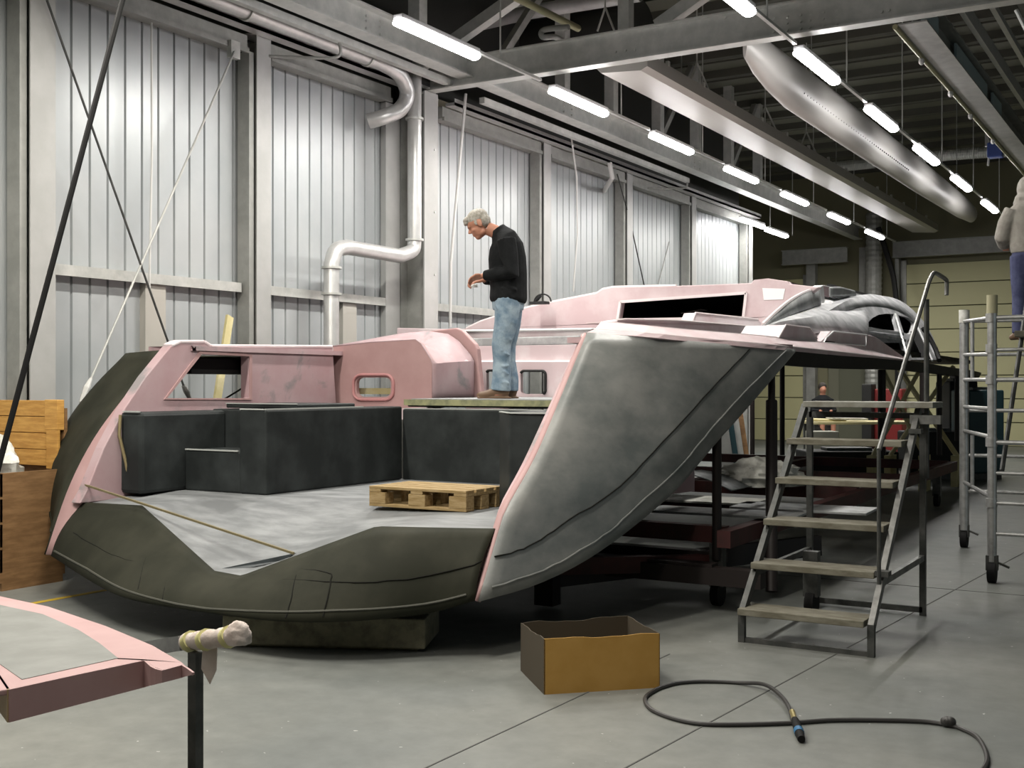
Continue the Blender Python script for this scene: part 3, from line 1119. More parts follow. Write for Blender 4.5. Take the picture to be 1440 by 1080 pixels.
b1 = MB().box(-6.50, -6.22, 6.78, 8.55, SZ, BT).build('port_bench', LINER, boat, bevel=.015, label='tall black-grey moulded locker on the left')
MB().box(-7.10, -6.50, 6.79, 7.25, SZ, 1.07).build('step', LINER, b1, bevel=.015)
MB().bar((-7.09, 6.79, 1.075), (-6.52, 6.79, 1.075), .016, .01).build('dusty_edge', LINERE, b1)
MB().box(-7.26, -6.50, 7.25, 8.55, SZ, BT - .01).build('back_locker', LINER, b1, bevel=.015)
MB().box(-7.36, -7.10, 6.34, 7.26, SZ, BT - .02).build('side_lining', LINER, b1, bevel=.03)
MB().bar((-6.24, 6.785, BT + .004), (-6.24, 8.0, BT + .004), .02, .01).build('dusty_edge', LINERE, b1)
MB().bar((-6.49, 6.785, BT + .004), (-6.24, 6.785, BT + .004), .02, .01).build('dusty_edge', LINERE, b1)
MB().bar((-7.30, 6.34, BT - .015), (-7.12, 6.34, BT - .015), .02, .01).build('dusty_edge', LINERE, b1)
MB().box(-7.1, -6.32, 7.25, 8.0, BT, BT + .035).build('locker_lid', LINER, b1, bevel=.01)
MB().bar((-7.1, 7.25, BT + .038), (-6.32, 7.25, BT + .038), .012, .008).build('dusty_edge', LINERE, b1)
# pale split line between pink bulwark and liner
MB().tube([(-7.26, 6.38, SZ + .01), (-7.27, 6.34, .98), (-7.30, 6.30, 1.2), (-7.30, 6.31, 1.36)], .012, 6).build('liner_gap', mat('gap_edge', (.25, .2, .1), .6), b1)
bk = MB().box(-6.22, -3.7, 8.55, 8.68, SZ - .02, 1.375).build('forward_bulkhead', LINER, boat, bevel=.012)
MB().bar((-6.2, 8.56, 1.38), (-3.8, 8.56, 1.38), .02, .008).build('dusty_edge', LINERE, bk)
lock = MB()
P = [(-4.23, 6.95), (-4.0, 6.70), (-3.64, 6.78), (-3.64, 8.55), (-4.23, 8.55)]
lock.plate([(x, y, SZ) for x, y in P], [], (0, 0, BT - SZ + .005))
lk = lock.build('starboard_locker', LINER, boat, bevel=.015)
MB().bar((-4.22, 6.95, BT + .008), (-4.0, 6.70, BT + .008), .02, .008).build('dusty_edge', LINERE, lk)
MB().bar((-4.0, 6.70, BT + .008), (-3.66, 6.77, BT + .008), .02, .008).build('dusty_edge', LINERE, lk)

# ---- inner bulwarks in pink
BWX = -7.32
outer = [Vector((-7.33, 6.10, .70)), Vector((-7.33, 9.05, .70)), onX(468, 487, BWX), onX(296, 486, BWX), onX(288, 480, BWX), onX(254, 480, BWX), onX(240, 487, BWX),
         onX(205, 530, BWX), onX(175, 575, BWX), onX(146, 630, BWX), onX(122, 690, BWX)]
outer[0] = onX(112, 708, BWX)
hole = [onX(283, 498, BWX), onX(350, 501, BWX), onX(350, 560, BWX), onX(234, 560, BWX)]
rr = []
m = MB().plate(outer, [hole], (-.10, 0, 0))
bw = m.build('bulwark', PINK, boat, bevel=.012, label='pink bulwark with a slanted window opening')
cen = sum(hole, Vector()) / 4
ws = [p + (p - cen).normalized() * .035 + Vector((.002, 0, 0)) for p in hole]
MB().plate(ws, [[p + Vector((.002, 0, 0)) for p in hole]], (.008, 0, 0)).build('window_frame', PINKP, bw)
# dark deck flange seen through the window
MB().box(-8.0, -7.45, 7.2, 9.2, 1.69, 1.82).build('deck_flange', BLACKG, boat)
for a_, b_ in (((242, 486), (254, 480.5)), ((254, 480.5), (288, 480.5)), ((288, 480.5), (297, 486.5)), ((297, 486.5), (468, 487.5))):
    MB().bar(onX(*a_, BWX) + Vector((-.05, 0, 0)), onX(*b_, BWX) + Vector((-.05, 0, 0)), .11, .03).build('bulwark_cap', PINKW, bw, bevel=.01)
# starboard bulwark, mirrored, no window
so2 = [Vector((-3.73, 9.05, .72)), Vector((-3.73, 9.05, 1.90))] + [Vector((-3.73, p.y + .12, min(p.z, 1.90))) for p in reversed(RIM_R) if p.z > .72]
MB().plate(so2, [], (.10, 0, 0)).build('bulwark', PINK, boat, label='pink starboard bulwark hidden behind the hull panel')

# ---- side decks
m = MB()
for side in (1, -1):
    edge = [UP[i] if side > 0 else mirror(UP_P[i]) for i in range(0, 33, 4)]
    edge = [Vector((p.x, p.y, 1.90)) for p in edge]
    inn = [Vector((-3.78 if side > 0 else -7.3, p.y, 1.90)) for p in edge]
    MB().grid([[a, b] for a, b in zip(edge, inn)]).build('side_deck', PINK, boat, solid=.04)

# ---- main deck forward with its black underside
SE = [UP[20], UP[26], UP[32], onX(1180, 500, -2.92), onX(1276, 507, -3.02), onX(1340, 517, -3.12), onX(1372, 522, -3.25), Vector((-3.55, 22.6, 1.79)), Vector((-4.05, 23.6, 1.785))]
SEs = resample(SE, 40)
m = MB()
for k in range(39):
    a, b = SEs[k], SEs[k + 1]
    th_a, th_b = [.125 - .03 * q / 39 for q in (k, k + 1)]
    n1_ = Vector((-.22, .0, 0))
    base_ = len(m.v)
    m.v += [a, a + Vector((-.05, 0, -th_a)), a + n1_ + Vector((0, 0, -th_a + .01)), a + n1_, b, b + Vector((-.05, 0, -th_b)), b + n1_ + Vector((0, 0, -th_b + .01)), b + n1_]
    m.f += [tuple(base_ + q for q in f) for f in ((0, 1, 5, 4), (1, 2, 6, 5), (2, 3, 7, 6), (3, 0, 4, 7))]
m.f += [(0, 1, 2, 3), tuple(len(m.v) - 4 + q for q in range(4))]
md_o = m.build('deck_edge', BLACKG, boat, label='black lower edge of the raised foredeck')
PE = [Vector((-4.6, 22.8, 1.79)), Vector((-6.0, 20.0, 1.80)), Vector((-7.2, 16.5, 1.83)), Vector((-7.95, 13, 1.86)), Vector((-8.15, 10.6, 1.9))]
dk = [Vector((p.x - .12, p.y, 1.97)) for p in SE[3:]] + [Vector((p.x, p.y, 1.97)) for p in PE] + [Vector((-3.2, 10.6, 1.97))]
MB().plate(dk, [], (0, 0, .03)).build('main_deck', BLACKG, boat)


# ---- bulwark strip (toe rail) and raised pink pieces along the starboard edge
base = [onX(824, 469, -3.63), onX(900, 474, -3.37), onX(960, 480, -3.22), onX(1053, 488.5, -3.01), onX(1118, 494, -2.9), onX(1180, 500, -2.93), onX(1276, 507, -3.03)]
topl = [onX(845, 453.5, -3.74), onX(910, 459, -3.45), onX(965, 464, -3.31), onX(1055, 471.5, -3.1), onX(1100, 476, -3.02), onX(1190, 487, -3.0), onX(1276, 506, -3.05)]
B_ = resample(base, 40)
T_ = resample(topl, 40)
mid = [b.lerp(t, .32) + Vector((.03, 0, 0)) for b, t in zip(B_, T_)]
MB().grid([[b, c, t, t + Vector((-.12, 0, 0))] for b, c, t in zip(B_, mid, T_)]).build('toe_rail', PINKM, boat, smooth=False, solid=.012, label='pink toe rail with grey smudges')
EDGE = mat('pale_edge_paint', (.74, .66, .66), .5)
MB().tube(T_, .010, 6).build('toe_rail_edge', EDGE, boat, smooth=True)
MB().tube(mid, .007, 6).build('toe_rail_edge', EDGE, boat, smooth=True)


def strip(name, px, X, off, mt=PINKW, edge=True):
    L = [onX(a, b, X if not isinstance(X, (list, tuple)) else X[i]) for i, (a, b) in enumerate(px)]
    o = MB().plate(L, [], off).build(name, mt, boat, bevel=.006)
    return o, L


o, L = strip('raised_block', [(1094, 476), (1105, 457), (1138, 461), (1149, 476), (1152, 484), (1094, 479)], -3.02, (-.35, 0, 0))
MB().tube(L[:4], .009, 6).build('pale_edge', EDGE, o, smooth=True)
o, L = strip('raised_block', [(1150, 484), (1160, 475), (1168, 465.5), (1217, 470), (1232, 474), (1276, 505.5), (1215, 500), (1150, 490)], -3.05, (-.35, 0, 0), PINKW)
MB().tube([onX(a, b, -3.035) for a, b in ((1217, 486), (1219, 471), (1172, 466), (1161, 476), (1158, 482), (1217, 486))], .008, 6).build('pale_edge', WHITE, o, smooth=True)
o, L = strip('coaming', [(867, 450.5), (880, 449), (950, 450.5), (1053, 458.5), (1060, 475), (845, 455)], [-4.1, -4.08, -4.0, -3.9, -3.9, -4.1], (-.1, .0, 0))
MB().tube(L[:4], .011, 6).build('pale_edge', EDGE, o, smooth=True)
o, L = strip('coaming', [(973, 452), (978, 440), (1066, 449), (1080, 463), (973, 458)], [-4.25, -4.25, -4.05, -4.0, -4.25], (-.12, 0, 0))
MB().tube(L[:3], .011, 6).build('pale_edge', EDGE, o, smooth=True)

# ---- port box with small oval window, and the big flange behind it
F1 = [onY(468, 487, 9.05), onY(520, 481, 9.05), onY(584, 477, 9.05), onY(592, 483, 9.05), onY(606, 506, 9.05), onY(608, 512, 9.05), onY(608, 577, 9.05), onY(468, 575, 9.05)]


def rrect(x0, x1, y0, y1, r, Y, fn=onY, n=4):
    pts = []
    for cx, cy, a0 in ((x1 - r, y0 + r, -90), (x1 - r, y1 - r, 0), (x0 + r, y1 - r, 90), (x0 + r, y0 + r, 180)):
        for k in range(n + 1):
            a = math.radians(a0 + 90 * k / n)
            pts.append(fn(cx + r * math.cos(a), cy + r * math.sin(a), Y))
    return pts


pb = MB().plate(F1, [rrect(501, 549, 531, 558, 8, 9.05)], (0, .05, 0)).build('port_box_front', PINKP, boat, bevel=.008, label='pink end face with a small rounded window')
fr = rrect(497, 553, 527, 562, 11, 9.04)
MB().tube(fr + fr[:1], .014, 8).build('window_rim', mat('rim_pink', (.50, .24, .24), .5), pb, smooth=True)
side_rows = []
prof1 = F1[0:7]
fl_ = [onY(560, 470, 9.75), onY(600, 466, 9.75), onY(630, 470, 9.75), onY(645, 480, 9.75), onY(662, 500, 9.75), onY(666, 508, 9.75), onY(666, 562, 9.75)]
m = MB()
rows3 = []
for k in range(9):
    f = k / 8
    rows3.append([a.lerp(b, f) + Vector((0, 0, -.10 * math.sin(math.pi * f) if i in (1, 2, 3, 4) else 0)) for i, (a, b) in enumerate(zip(prof1, fl_))])
m.grid(rows3)
m.build('port_box', PINK, boat, smooth=True, solid=.012, label='pink rounded box, paler on top')
big = [onY(552, 470, 9.78), onY(600, 466, 9.78), onY(641, 461, 9.78), onY(649, 464, 9.78), onY(668, 484, 9.78), onY(671, 491, 9.78), onY(678, 562, 9.78), onY(660, 562, 9.78), onY(640, 540, 9.78), onY(560, 540, 9.78)]
bf = MB().plate(big, [], (0, .07, 0)).build('box_flange', PINKP, boat, bevel=.012)
MB().plate([onY(558, 461, 11.5), onY(640, 463, 11.5), onY(660, 465, 11.5), onY(660, 520, 11.5), onY(556, 520, 11.5)], [], (0, .1, 0)).build('port_coaming', PINKW, boat, bevel=.01)
MB().box(-7.6, -6.5, 9.2, 9.26, 1.5, 1.56).build('inner_batten', WOODY, boat)
# dusty ledge below the box
MB().plate([onY(498, 577, 8.9), onY(610, 572, 8.9), onY(610, 590, 8.9), onY(498, 590, 8.9)], [], (0, .1, 0)).build('ledge', PINKW, boat)

# ---- bridge deck the man stands on
bd = MB().box(-6.2, -3.85, 8.60, 10.35, 1.395, 1.455).build('bridge_deck', LINER, boat, bevel=.008)
MB().box(-6.22, -4.62, 8.57, 8.60, 1.41, 1.462).build('edge_board', mat('greenish_board', (.30, .30, .16), .7, var=(.16, .17, .1), var_scale=9), bd)
MB().box(-6.2, -3.85, 8.66, 10.3, 1.455, 1.468).build('deck_skin', CHALKD, bd)

# ---- stepped coachroof behind the man
fY = 10.35
out = [onY(655, 509, fY), onY(860, 509, fY), onY(860, 575, fY), onY(655, 575, fY)]
st = MB().plate(out, [rrect(684, 707, 521, 553, 4, fY), rrect(732, 767, 521.5, 554, 5, fY)], (0, .05, 0)).build('companion_front', PINKW, boat, label='pale pink upright face with two small square openings')
for a in (rrect(684, 707, 521, 553, 4, fY - .01), rrect(732, 767, 521.5, 554, 5, fY - .01)):
    MB().tube(a[-4:] + a[:9], .014, 6).build('window_rim', BLACK, st, smooth=True)


def terrace(name, y0, px0, px1, pt, pb, mt, depth):
    a = onY(px0, pt[0], y0)
    b = onY(px1, pt[1], y0)
    c = onY(px1, pb[1], y0)
    d = onY(px0, pb[0], y0)
    return MB().plate([a, b, c, d], [], (0, depth, 0)).build(name, mt, boat, bevel=.012)


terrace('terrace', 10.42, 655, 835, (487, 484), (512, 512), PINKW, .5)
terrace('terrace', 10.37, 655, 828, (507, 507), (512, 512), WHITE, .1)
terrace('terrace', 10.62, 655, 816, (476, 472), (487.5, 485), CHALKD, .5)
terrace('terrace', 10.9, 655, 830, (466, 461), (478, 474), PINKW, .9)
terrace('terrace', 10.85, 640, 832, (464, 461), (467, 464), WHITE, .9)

# ---- deckhouse
dY = 12.0
o1 = [onY(600, 470, dY), onY(655, 462, dY), onY(676, 452, dY), onY(722, 437, dY), onY(770, 426, dY), onY(839, 412.5, dY), onY(847, 407, dY), onY(862, 404, dY), onY(950, 402, dY), onY(1056, 398, dY),
      onY(1060, 393.5, dY), onY(1080, 391.5, dY), onY(1107, 395.5, dY), onY(1110, 399, dY), onY(1152, 404, dY), onY(1120, 425, dY), onY(1085, 446, dY), onY(1074, 470, dY), onY(835, 480, dY), onY(600, 500, dY)]
h1 = [onY(873, 424.5, dY), onY(1050, 412, dY), onY(1046, 447, dY), onY(869, 450, dY)]
dh = MB().plate(o1, [h1], (0, .12, 0)).build('deckhouse_front', PINKM, boat, bevel=.015, label='pink deckhouse bulkhead with a long black window opening')
m = MB()
for a, b in zip(h1, h1[1:] + h1[:1]):
    m.bar(a + Vector((0, -.005, 0)), b + Vector((0, -.005, 0)), .03, .035, (0, 1, 0))
m.build('window_frame', EDGE, dh)
MB().tube([p + Vector((0, .02, .0)) for p in o1[1:9]], .02, 6).build('roof_edge', EDGE, dh, smooth=True)
MB().plate([onY(1072, 405, dY - .006), onY(1104, 406, dY - .006), onY(1101, 421, dY - .006), onY(1074, 422, dY - .006)], [], (0, .01, 0)).build('white_patch', WHITE, dh)
# roof going forward, black inside
rows4 = []
for k, (yy_, dz, sx) in enumerate(((12.1, 0, 1), (13.2, .02, .98), (14.6, -.02, .92), (16.2, -.2, .8), (17.5, -.45, .6))):
    row = []
    for p in o1[:13]:
        cx = -5.1
        row.append(Vector((cx + (p.x - cx) * sx + (.0 if k == 0 else .02 * k), yy_, max(p.z + dz - .05 * k * (0 if k == 0 else .5), 1.9))))
    rows4.append(row)
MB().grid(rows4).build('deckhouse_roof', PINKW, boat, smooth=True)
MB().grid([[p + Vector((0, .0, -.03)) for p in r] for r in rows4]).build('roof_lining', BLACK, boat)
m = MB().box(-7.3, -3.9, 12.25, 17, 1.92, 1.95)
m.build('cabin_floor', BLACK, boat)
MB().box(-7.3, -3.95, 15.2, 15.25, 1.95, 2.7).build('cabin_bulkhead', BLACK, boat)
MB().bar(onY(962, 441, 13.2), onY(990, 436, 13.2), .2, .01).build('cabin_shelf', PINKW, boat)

# ---- grey cheek and skirt leading into the dome
C1 = [onX(a, b, X) for a, b, X in ((1073, 456, -3.32), (1092, 438, -3.36), (1112, 422, -3.42), (1132, 411, -3.5), (1151, 404.5, -3.6))]
C2 = [onX(a, b, X) for a, b, X in ((1075, 461, -3.30), (1098, 449, -3.34), (1120, 440, -3.40), (1138, 434, -3.48), (1153, 429, -3.56))]
MB().grid([[a, b] for a, b in zip(resample(C1, 16), resample(C2, 16))]).build('cheek', CHALKD, boat, smooth=True, solid=.03, label='dark grey curved cheek beside the deckhouse')
MB().tube(resample(C1, 16), .018, 6).build('cheek_edge', EDGE, boat, smooth=True)
C3 = resample([onX(a, b, X) for a, b, X in ((1073, 462, -3.25), (1096, 464, -3.2), (1138, 467, -3.15), (1180, 472, -3.15), (1222, 476, -3.15))], 20)
C2b = resample([onX(a, b, X) for a, b, X in ((1075, 460, -3.32), (1098, 449, -3.36), (1120, 440, -3.44), (1153, 429, -3.6), (1180, 428, -3.75), (1205, 424, -3.8))], 20)
MB().grid([[a, a.lerp(b, .5) + Vector((.06, 0, .03)), b] for a, b in zip(C2b, C3)]).build('coachroof_side', CHALK, boat, smooth=True, solid=.02, label='sloping grey-white coachroof side')
MB().plate([onX(1150, 404, -3.85), onX(1160, 401, -3.85), onX(1214, 415, -3.85), onX(1214, 426, -3.85), onX(1150, 433, -3.85)], [], (-.05, 0, 0)).build('roof_ledge', WHITE, boat)
MB().grid([[onX(1152, 430, -3.58), onX(1154, 417, -3.9)], [onX(1180, 430, -3.7), onX(1182, 417, -4.0)], [onX(1212, 420, -3.75), onX(1214, 416, -4.0)]]).build('roof_ledge', WHITE, boat, solid=.02)
MB().plate([onX(1149, 406, -3.63), onX(1158, 401, -3.66), onX(1160, 424, -3.66), onX(1152, 430, -3.63)], [], (-.1, 0, 0)).build('roof_ledge', WHITE, boat)
hb = MB().plate([onX(1168, 417, -3.76), onX(1168, 404, -3.76), onX(1184, 403, -3.76), onX(1203, 408, -3.76), onX(1206, 416, -3.76)], [], (-.6, 0, 0)).build('roof_hatch', CHALKD, boat, bevel=.02)
MB().plate([onX(1156, 415, -3.78), onX(1157, 402, -3.78), onX(1167, 404, -3.78), onX(1167, 418, -3.78)], [], (-.4, 0, 0)).build('roof_hatch', PINK, boat)

# ---- dome with the black openings
def FX(py, d=0.0):
    return -3.12 - .45 * (506 - py) / 76 + d


near = [(1148, 470), (1166, 452), (1180, 443), (1196, 435), (1212, 431), (1228, 430), (1246, 432), (1262, 437), (1276, 445), (1288, 456), (1298, 470), (1308, 487), (1316, 506)]
NA = [onX(a, b, FX(b)) for a, b in near]
ridge = [(1136, 464), (1158, 443), (1175, 432), (1192, 423), (1208, 418), (1223, 414.5), (1240, 417), (1256, 420), (1273, 428), (1288, 441), (1302, 457), (1312, 476), (1323, 506)]
RA = [onX(a, b, X) for (a, b), X in zip(ridge, (-3.3, -3.4, -3.5, -3.6, -3.7, -3.75, -3.75, -3.75, -3.7, -3.6, -3.5, -3.4, -3.3))]
PA = [Vector((p.x - .75, p.y, max(p.z - .12, 1.9))) for p in RA]
PB = [Vector((p.x - 1.3, p.y, max(p.z - .7, 1.86))) for p in RA]


def dens(L):
    return resample(L, 41)


NA_, RA_, PA_, PB_ = dens(NA), dens(RA), dens(PA), dens(PB)
MB().grid([[a, a.lerp(b, .5) + Vector((.0, 0, .012)), b, b.lerp(c, .5) + Vector((0, 0, .03)), c, d] for a, b, c, d in zip(NA_, RA_, PA_, PB_)]).build('dome_shell', CHALK, boat, smooth=True, solid=.02, label='grey-white arched dome roof')
e1 = [(1218, 459), (1221, 453), (1227, 447), (1236, 442.5), (1247, 441), (1257, 441.5), (1264, 466), (1240, 463)]
e2 = [(1263, 443), (1275, 446), (1286, 451), (1286, 460), (1283, 468), (1278, 470), (1271, 468)]
e3 = [(1240, 482), (1270, 482), (1276, 503), (1262, 500)]
e4 = [(1276, 480), (1283, 470), (1286, 462), (1306, 503), (1282, 503)]
e5 = [(1291, 462), (1296, 470), (1310, 503), (1308, 504)]
face_out = [onX(a, b, FX(b)) for a, b in near] + [onX(a, b, FX(b)) for a, b in ((1280, 506), (1240, 500), (1200, 478))]
MB().plate(face_out, [[onX(a, b, FX(b)) for a, b in L] for L in (e1, e2, e3, e4)], (-.05, 0, 0)).build('dome_face', CHALK, boat, label='grey-white dome side with window openings')


def wbar(a, b, wd, mt, d=.02, ht=.03):
    MB().bar(onX(a[0], a[1], FX(a[1], d)), onX(b[0], b[1], FX(b[1], d)), ht, wd, (1, 0, 0)).build('window_bar', mt, boat)


wbar((1206, 461), (1270, 470), .02, WHITE)
wbar((1212, 469), (1272, 479), .04, CHALK)
wbar((1259, 442), (1276, 502), .022, ALU, .035)
wbar((1285, 466), (1303, 505), .09, BLACKG, .02)
wbar((1290, 459), (1311, 507), .02, WHITE, .035)
MB().tube([onX(a, b, FX(b, .03)) for a, b in ((1297, 462), (1305, 472), (1315, 490), (1321, 507))], .035, 6).build('window_bar', BLACKG, boat, smooth=True)
# black lining inside the dome top
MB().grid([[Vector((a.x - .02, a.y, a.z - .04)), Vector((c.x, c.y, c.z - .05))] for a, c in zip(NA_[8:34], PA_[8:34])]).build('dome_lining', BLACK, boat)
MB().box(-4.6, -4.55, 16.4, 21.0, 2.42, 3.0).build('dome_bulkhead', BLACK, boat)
# ================================================================ CRADLE UNDER THE BOAT
cr = tag(empty('boat_cradle', (-5, 12, 0)), 'low wheeled red-brown steel cradle frame with posts under the boat deck', 'cradle')
for X in (-2.95, -6.9):
    MB().box(X - .05, X + .05, 7.9, 16.6, .44, .56).build('long_rail', RED, cr)
i = 0
for Y in (8.1, 9.9, 11.8, 13.8, 16.5):
    MB().box(-6.85, -3.0, Y - .05, Y + .05, .45, .57).build('cross_rail', RED, cr)
MB().box(-6.85, -2.98, 7.75, 7.87, .22, .34).build('cross_rail', REDD, cr)
MB().bar((-3.1, 8.1, .3), (-4.6, 6.9, .3), .08, .12).build('cross_rail', RED, cr)
MB().box(-4.9, -4.8, 8.1, 16.6, .46, .56).build('long_rail', RED, cr)


def prop(px, py_top, py_b, d, r, r2=None, split=None, name='prop_post', mt=REDD):
    b = onD(px, py_b, d)
    t = Vector((b.x, b.y, H + (540 - py_top) * d / F))
    if split:
        z = H + (540 - split) * d / F
        o = MB().tube([b, (b.x, b.y, z)], r2, 10).build(name, mt, cr, smooth=True)
        MB().tube([(b.x, b.y, z), t], r, 10).build('inner_tube', mt, o, smooth=True)
    else:
        MB().tube([b, t], r, 10).build(name, mt, cr, smooth=True)
    return b


prop(1008, 590, 787, 8.45, .034)
b = onD(1085, 832, 8.75)
tp = onD(1085, 512, 9.3)
md_ = b.lerp(tp, .83)
pp = MB().tube([b, md_], .045, 10).build('prop_post', REDD, cr, smooth=True)
MB().tube([md_, tp], .028, 10).build('inner_tube', REDD, pp, smooth=True)
prop(1100, 512, 640, 19.0, .04)
prop(1058, 558, 642, 20.5, .04)
prop(1240, 520, 640, 15.0, .05)
prop(1298, 524, 700, 12.5, .035)
prop(1321, 526, 640, 16.0, .035)
prop(1346, 528, 620, 18.0, .04)
# lower trolley beam that carries the near props
MB().box(-5.6, -2.62, 7.72, 7.84, .20, .32).build('trolley_beam', REDD, cr)
MB().box(-5.6, -3.02, 8.06, 8.18, .30, .38).build('trolley_beam', REDD, cr)
MB().box(-4.15, -4.0, 7.3, 7.42, .02, .42).build('trolley_leg', REDD, cr)
MB().bar((-4.05, 7.4, .22), (-2.7, 9.4, .30), .06, .16).build('trolley_beam', REDD, cr)
for x, y in ((-3.05, 8.05), (-2.35, 8.0), (-6.8, 8.1), (-3.05, 16), (-6.8, 12)):
    wv = MB().tube([(x - .03, y, .09), (x + .03, y, .09)], .09, 14).build('castor', RUBBER, cr, smooth=True)
    MB().box(x - .05, x + .05, y - .04, y + .04, .14, .45).build('fork', STEELD, wv)
# boards and plates lying on the cradle
for (px, py, d, sx, sy, rz, mt, lb) in ((990, 702, 10.3, 1.0, .5, .05, PLAST, 'white board lying on the cradle behind the near post'),
                                      (1010, 733, 9.3, 1.3, .42, .05, CHALKD, 'grey sheet lying on the cradle, nearest to the camera'),
                                      (1130, 722, 9.6, 1.1, .5, .05, CHALKD, 'grey sheet seen between the stair treads')):
    p = onD(px, py, d)
    o = MB().obox((p.x, p.y, .585), (sx, sy, .02), (0, 0, rz)).build('board', mt, None, bevel=.004)
    tag(o, lb, 'board')
p = onD(960, 670, 11.5)
arcp = []
for k in range(9):
    f = k / 8
    arcp.append([Vector((p.x - .5 + 1.0 * f, p.y, .58 + .14 * math.sin(math.pi * f))), Vector((p.x - .5 + 1.0 * f, p.y + .5, .58 + .14 * math.sin(math.pi * f)))])
tag(MB().grid(arcp).build('curved_panel', CHALKD, None, smooth=True, solid=.015), 'small curved grey shell panel lying on the cradle under the hull edge', 'panel')

# crumpled plastic
import mathutils.noise as mnoise


def crumple(name, c, r, mt, lb, cat, seed=0, parent=None, amp=.28):
    m = MB().ell((0, 0, 0), (1, 1, 1), nu=36, nv=22)
    vs = []
    for v in m.v:
        n = mnoise.noise(v * 2.2 + Vector((seed, seed * 2, 0))) + .6 * mnoise.noise(v * 5.5 + Vector((seed, 3, 0)))
        q = v * (1 + amp * n)
        q = Vector((q.x * r[0], q.y * r[1], max(q.z, -.55) * r[2]))
        vs.append(Vector(c) + q)
    m.v = vs
    o = m.build(name, mt, parent, smooth=True)
    if lb:
        tag(o, lb, cat)
    return o


p = onD(1068, 672, 11.9)
crumple('plastic_sheet', (p.x, p.y + .1, .66), (.42, .35, .17), PLAST, 'crumpled white plastic sheet lying on the cradle beside the thick post', 'sheet', 3)

# ================================================================ CONCRETE BLOCK, PALLET, BATTEN, BOX
c0, c1 = onD(312, 915, 7.12), onD(598, 919, 6.98)
dr = (c1 - c0)
dr.z = 0
L_ = dr.length
dr.normalize()
nrm = Vector((-dr.y, dr.x, 0))
m = MB()
cc = c0 + dr * L_ / 2 + nrm * .24
m.obox((cc.x, cc.y, .11), (L_, .48, .18), (0, 0, math.atan2(dr.y, dr.x)))
m.obox((cc.x, cc.y, .012), (L_ * .92, .4, .024), (0, 0, math.atan2(dr.y, dr.x)))
tag(m.build('concrete_block', CONC, None, bevel=.012), 'rough greenish concrete block carrying the dark transom above the floor', 'block')

e = tag(empty('wooden_pallet', (-4.65, 6.9, SZ)), 'small wooden pallet lying on the grey cockpit floor', 'pallet')
x0, x1, y0, y1 = -5.06, -4.25, 6.56, 7.04
for k in range(4):
    y = y0 + (y1 - y0 - .1) * k / 3
    MB().box(x0, x1, y, y + .1, SZ + .122, SZ + .142).build('deck_board', WOODP, e, bevel=.003)
for y in (y0, (y0 + y1) / 2 - .05, y1 - .1):
    MB().box(x0, x1, y, y + .1, SZ + .001, SZ + .02).build('bottom_board', WOODP, e, bevel=.003)
    for x in (x0, (x0 + x1) / 2 - .07, x1 - .14):
        MB().box(x, x + .14, y, y + .1, SZ + .02, SZ + .1).build('block', WOODP, e, bevel=.004)
for x in (x0, (x0 + x1) / 2 - .05, x1 - .1):
    MB().box(x, x + .1, y0, y1, SZ + .1, SZ + .122).build('stringer_board', WOODP, e, bevel=.003)

a, b = onD(120, 682, 8.95), onD(413, 778, 7.25)
tag(MB().bar(a, b, .014, .014).build('thin_batten', mat('batten_wood', (.17, .14, .07), .6), None), 'thin wooden batten lying from the left rim across the cockpit ramp', 'batten')

e = tag(empty('cardboard_box', (-2.9, 5.7, 0)), 'open brown cardboard box on the floor between boat and hose', 'box')
A, B = onZ(765, 977, 0), onZ(928, 967, 0)
u = (B - A)
wd = u.length
u.normalize()
n_ = Vector((-u.y, u.x, 0))
hh = .285
dp = .52


def wallp(P, Q, h0, h1, name, wavy=0, mt=CARD):
    t = (Q - P)
    ln = t.length
    t = t.normalized()
    nn = Vector((-t.y, t.x, 0))
    N_ = 12
    vs, fs = [], []
    for i in range(N_ + 1):
        f = i / N_
        q = P.lerp(Q, f)
        h = h0 + (h1 - h0) * f + wavy * (math.sin(9 * f) * .5 + math.sin(23 * f + 1) * .25)
        for off in (0, .006):
            vs.append(q + nn * off)
            vs.append(q + nn * off + Vector((0, 0, h)))
    for i in range(N_):
        b0 = i * 4
        b1 = b0 + 4
        fs += [(b0, b1, b1 + 1, b0 + 1), (b0 + 2, b0 + 3, b1 + 3, b1 + 2), (b0 + 1, b1 + 1, b1 + 3, b0 + 3), (b0, b0 + 2, b1 + 2, b1)]
    fs += [(0, 1, 3, 2), (N_ * 4, N_ * 4 + 2, N_ * 4 + 3, N_ * 4 + 1)]
    return MB().add(vs, fs).build(name, mt, e)


D_, C_ = A + n_ * dp, B + n_ * dp
wallp(A, B, hh, hh, 'front_panel', .008)
wallp(B, C_, hh, hh * .97, 'side_panel', .006, CARD_SHADE)
wallp(C_, D_, hh * .97, hh * .93, 'back_panel', .012, CARD_SHADE)
wallp(D_, A, hh * .93, hh, 'side_panel', .008, CARD_SHADE)
MB().add([A + Vector((0, 0, .004)), B + Vector((0, 0, .004)), C_ + Vector((0, 0, .004)), D_ + Vector((0, 0, .004))], [(0, 1, 2, 3)]).build('bottom', CARD_SHADE, e)

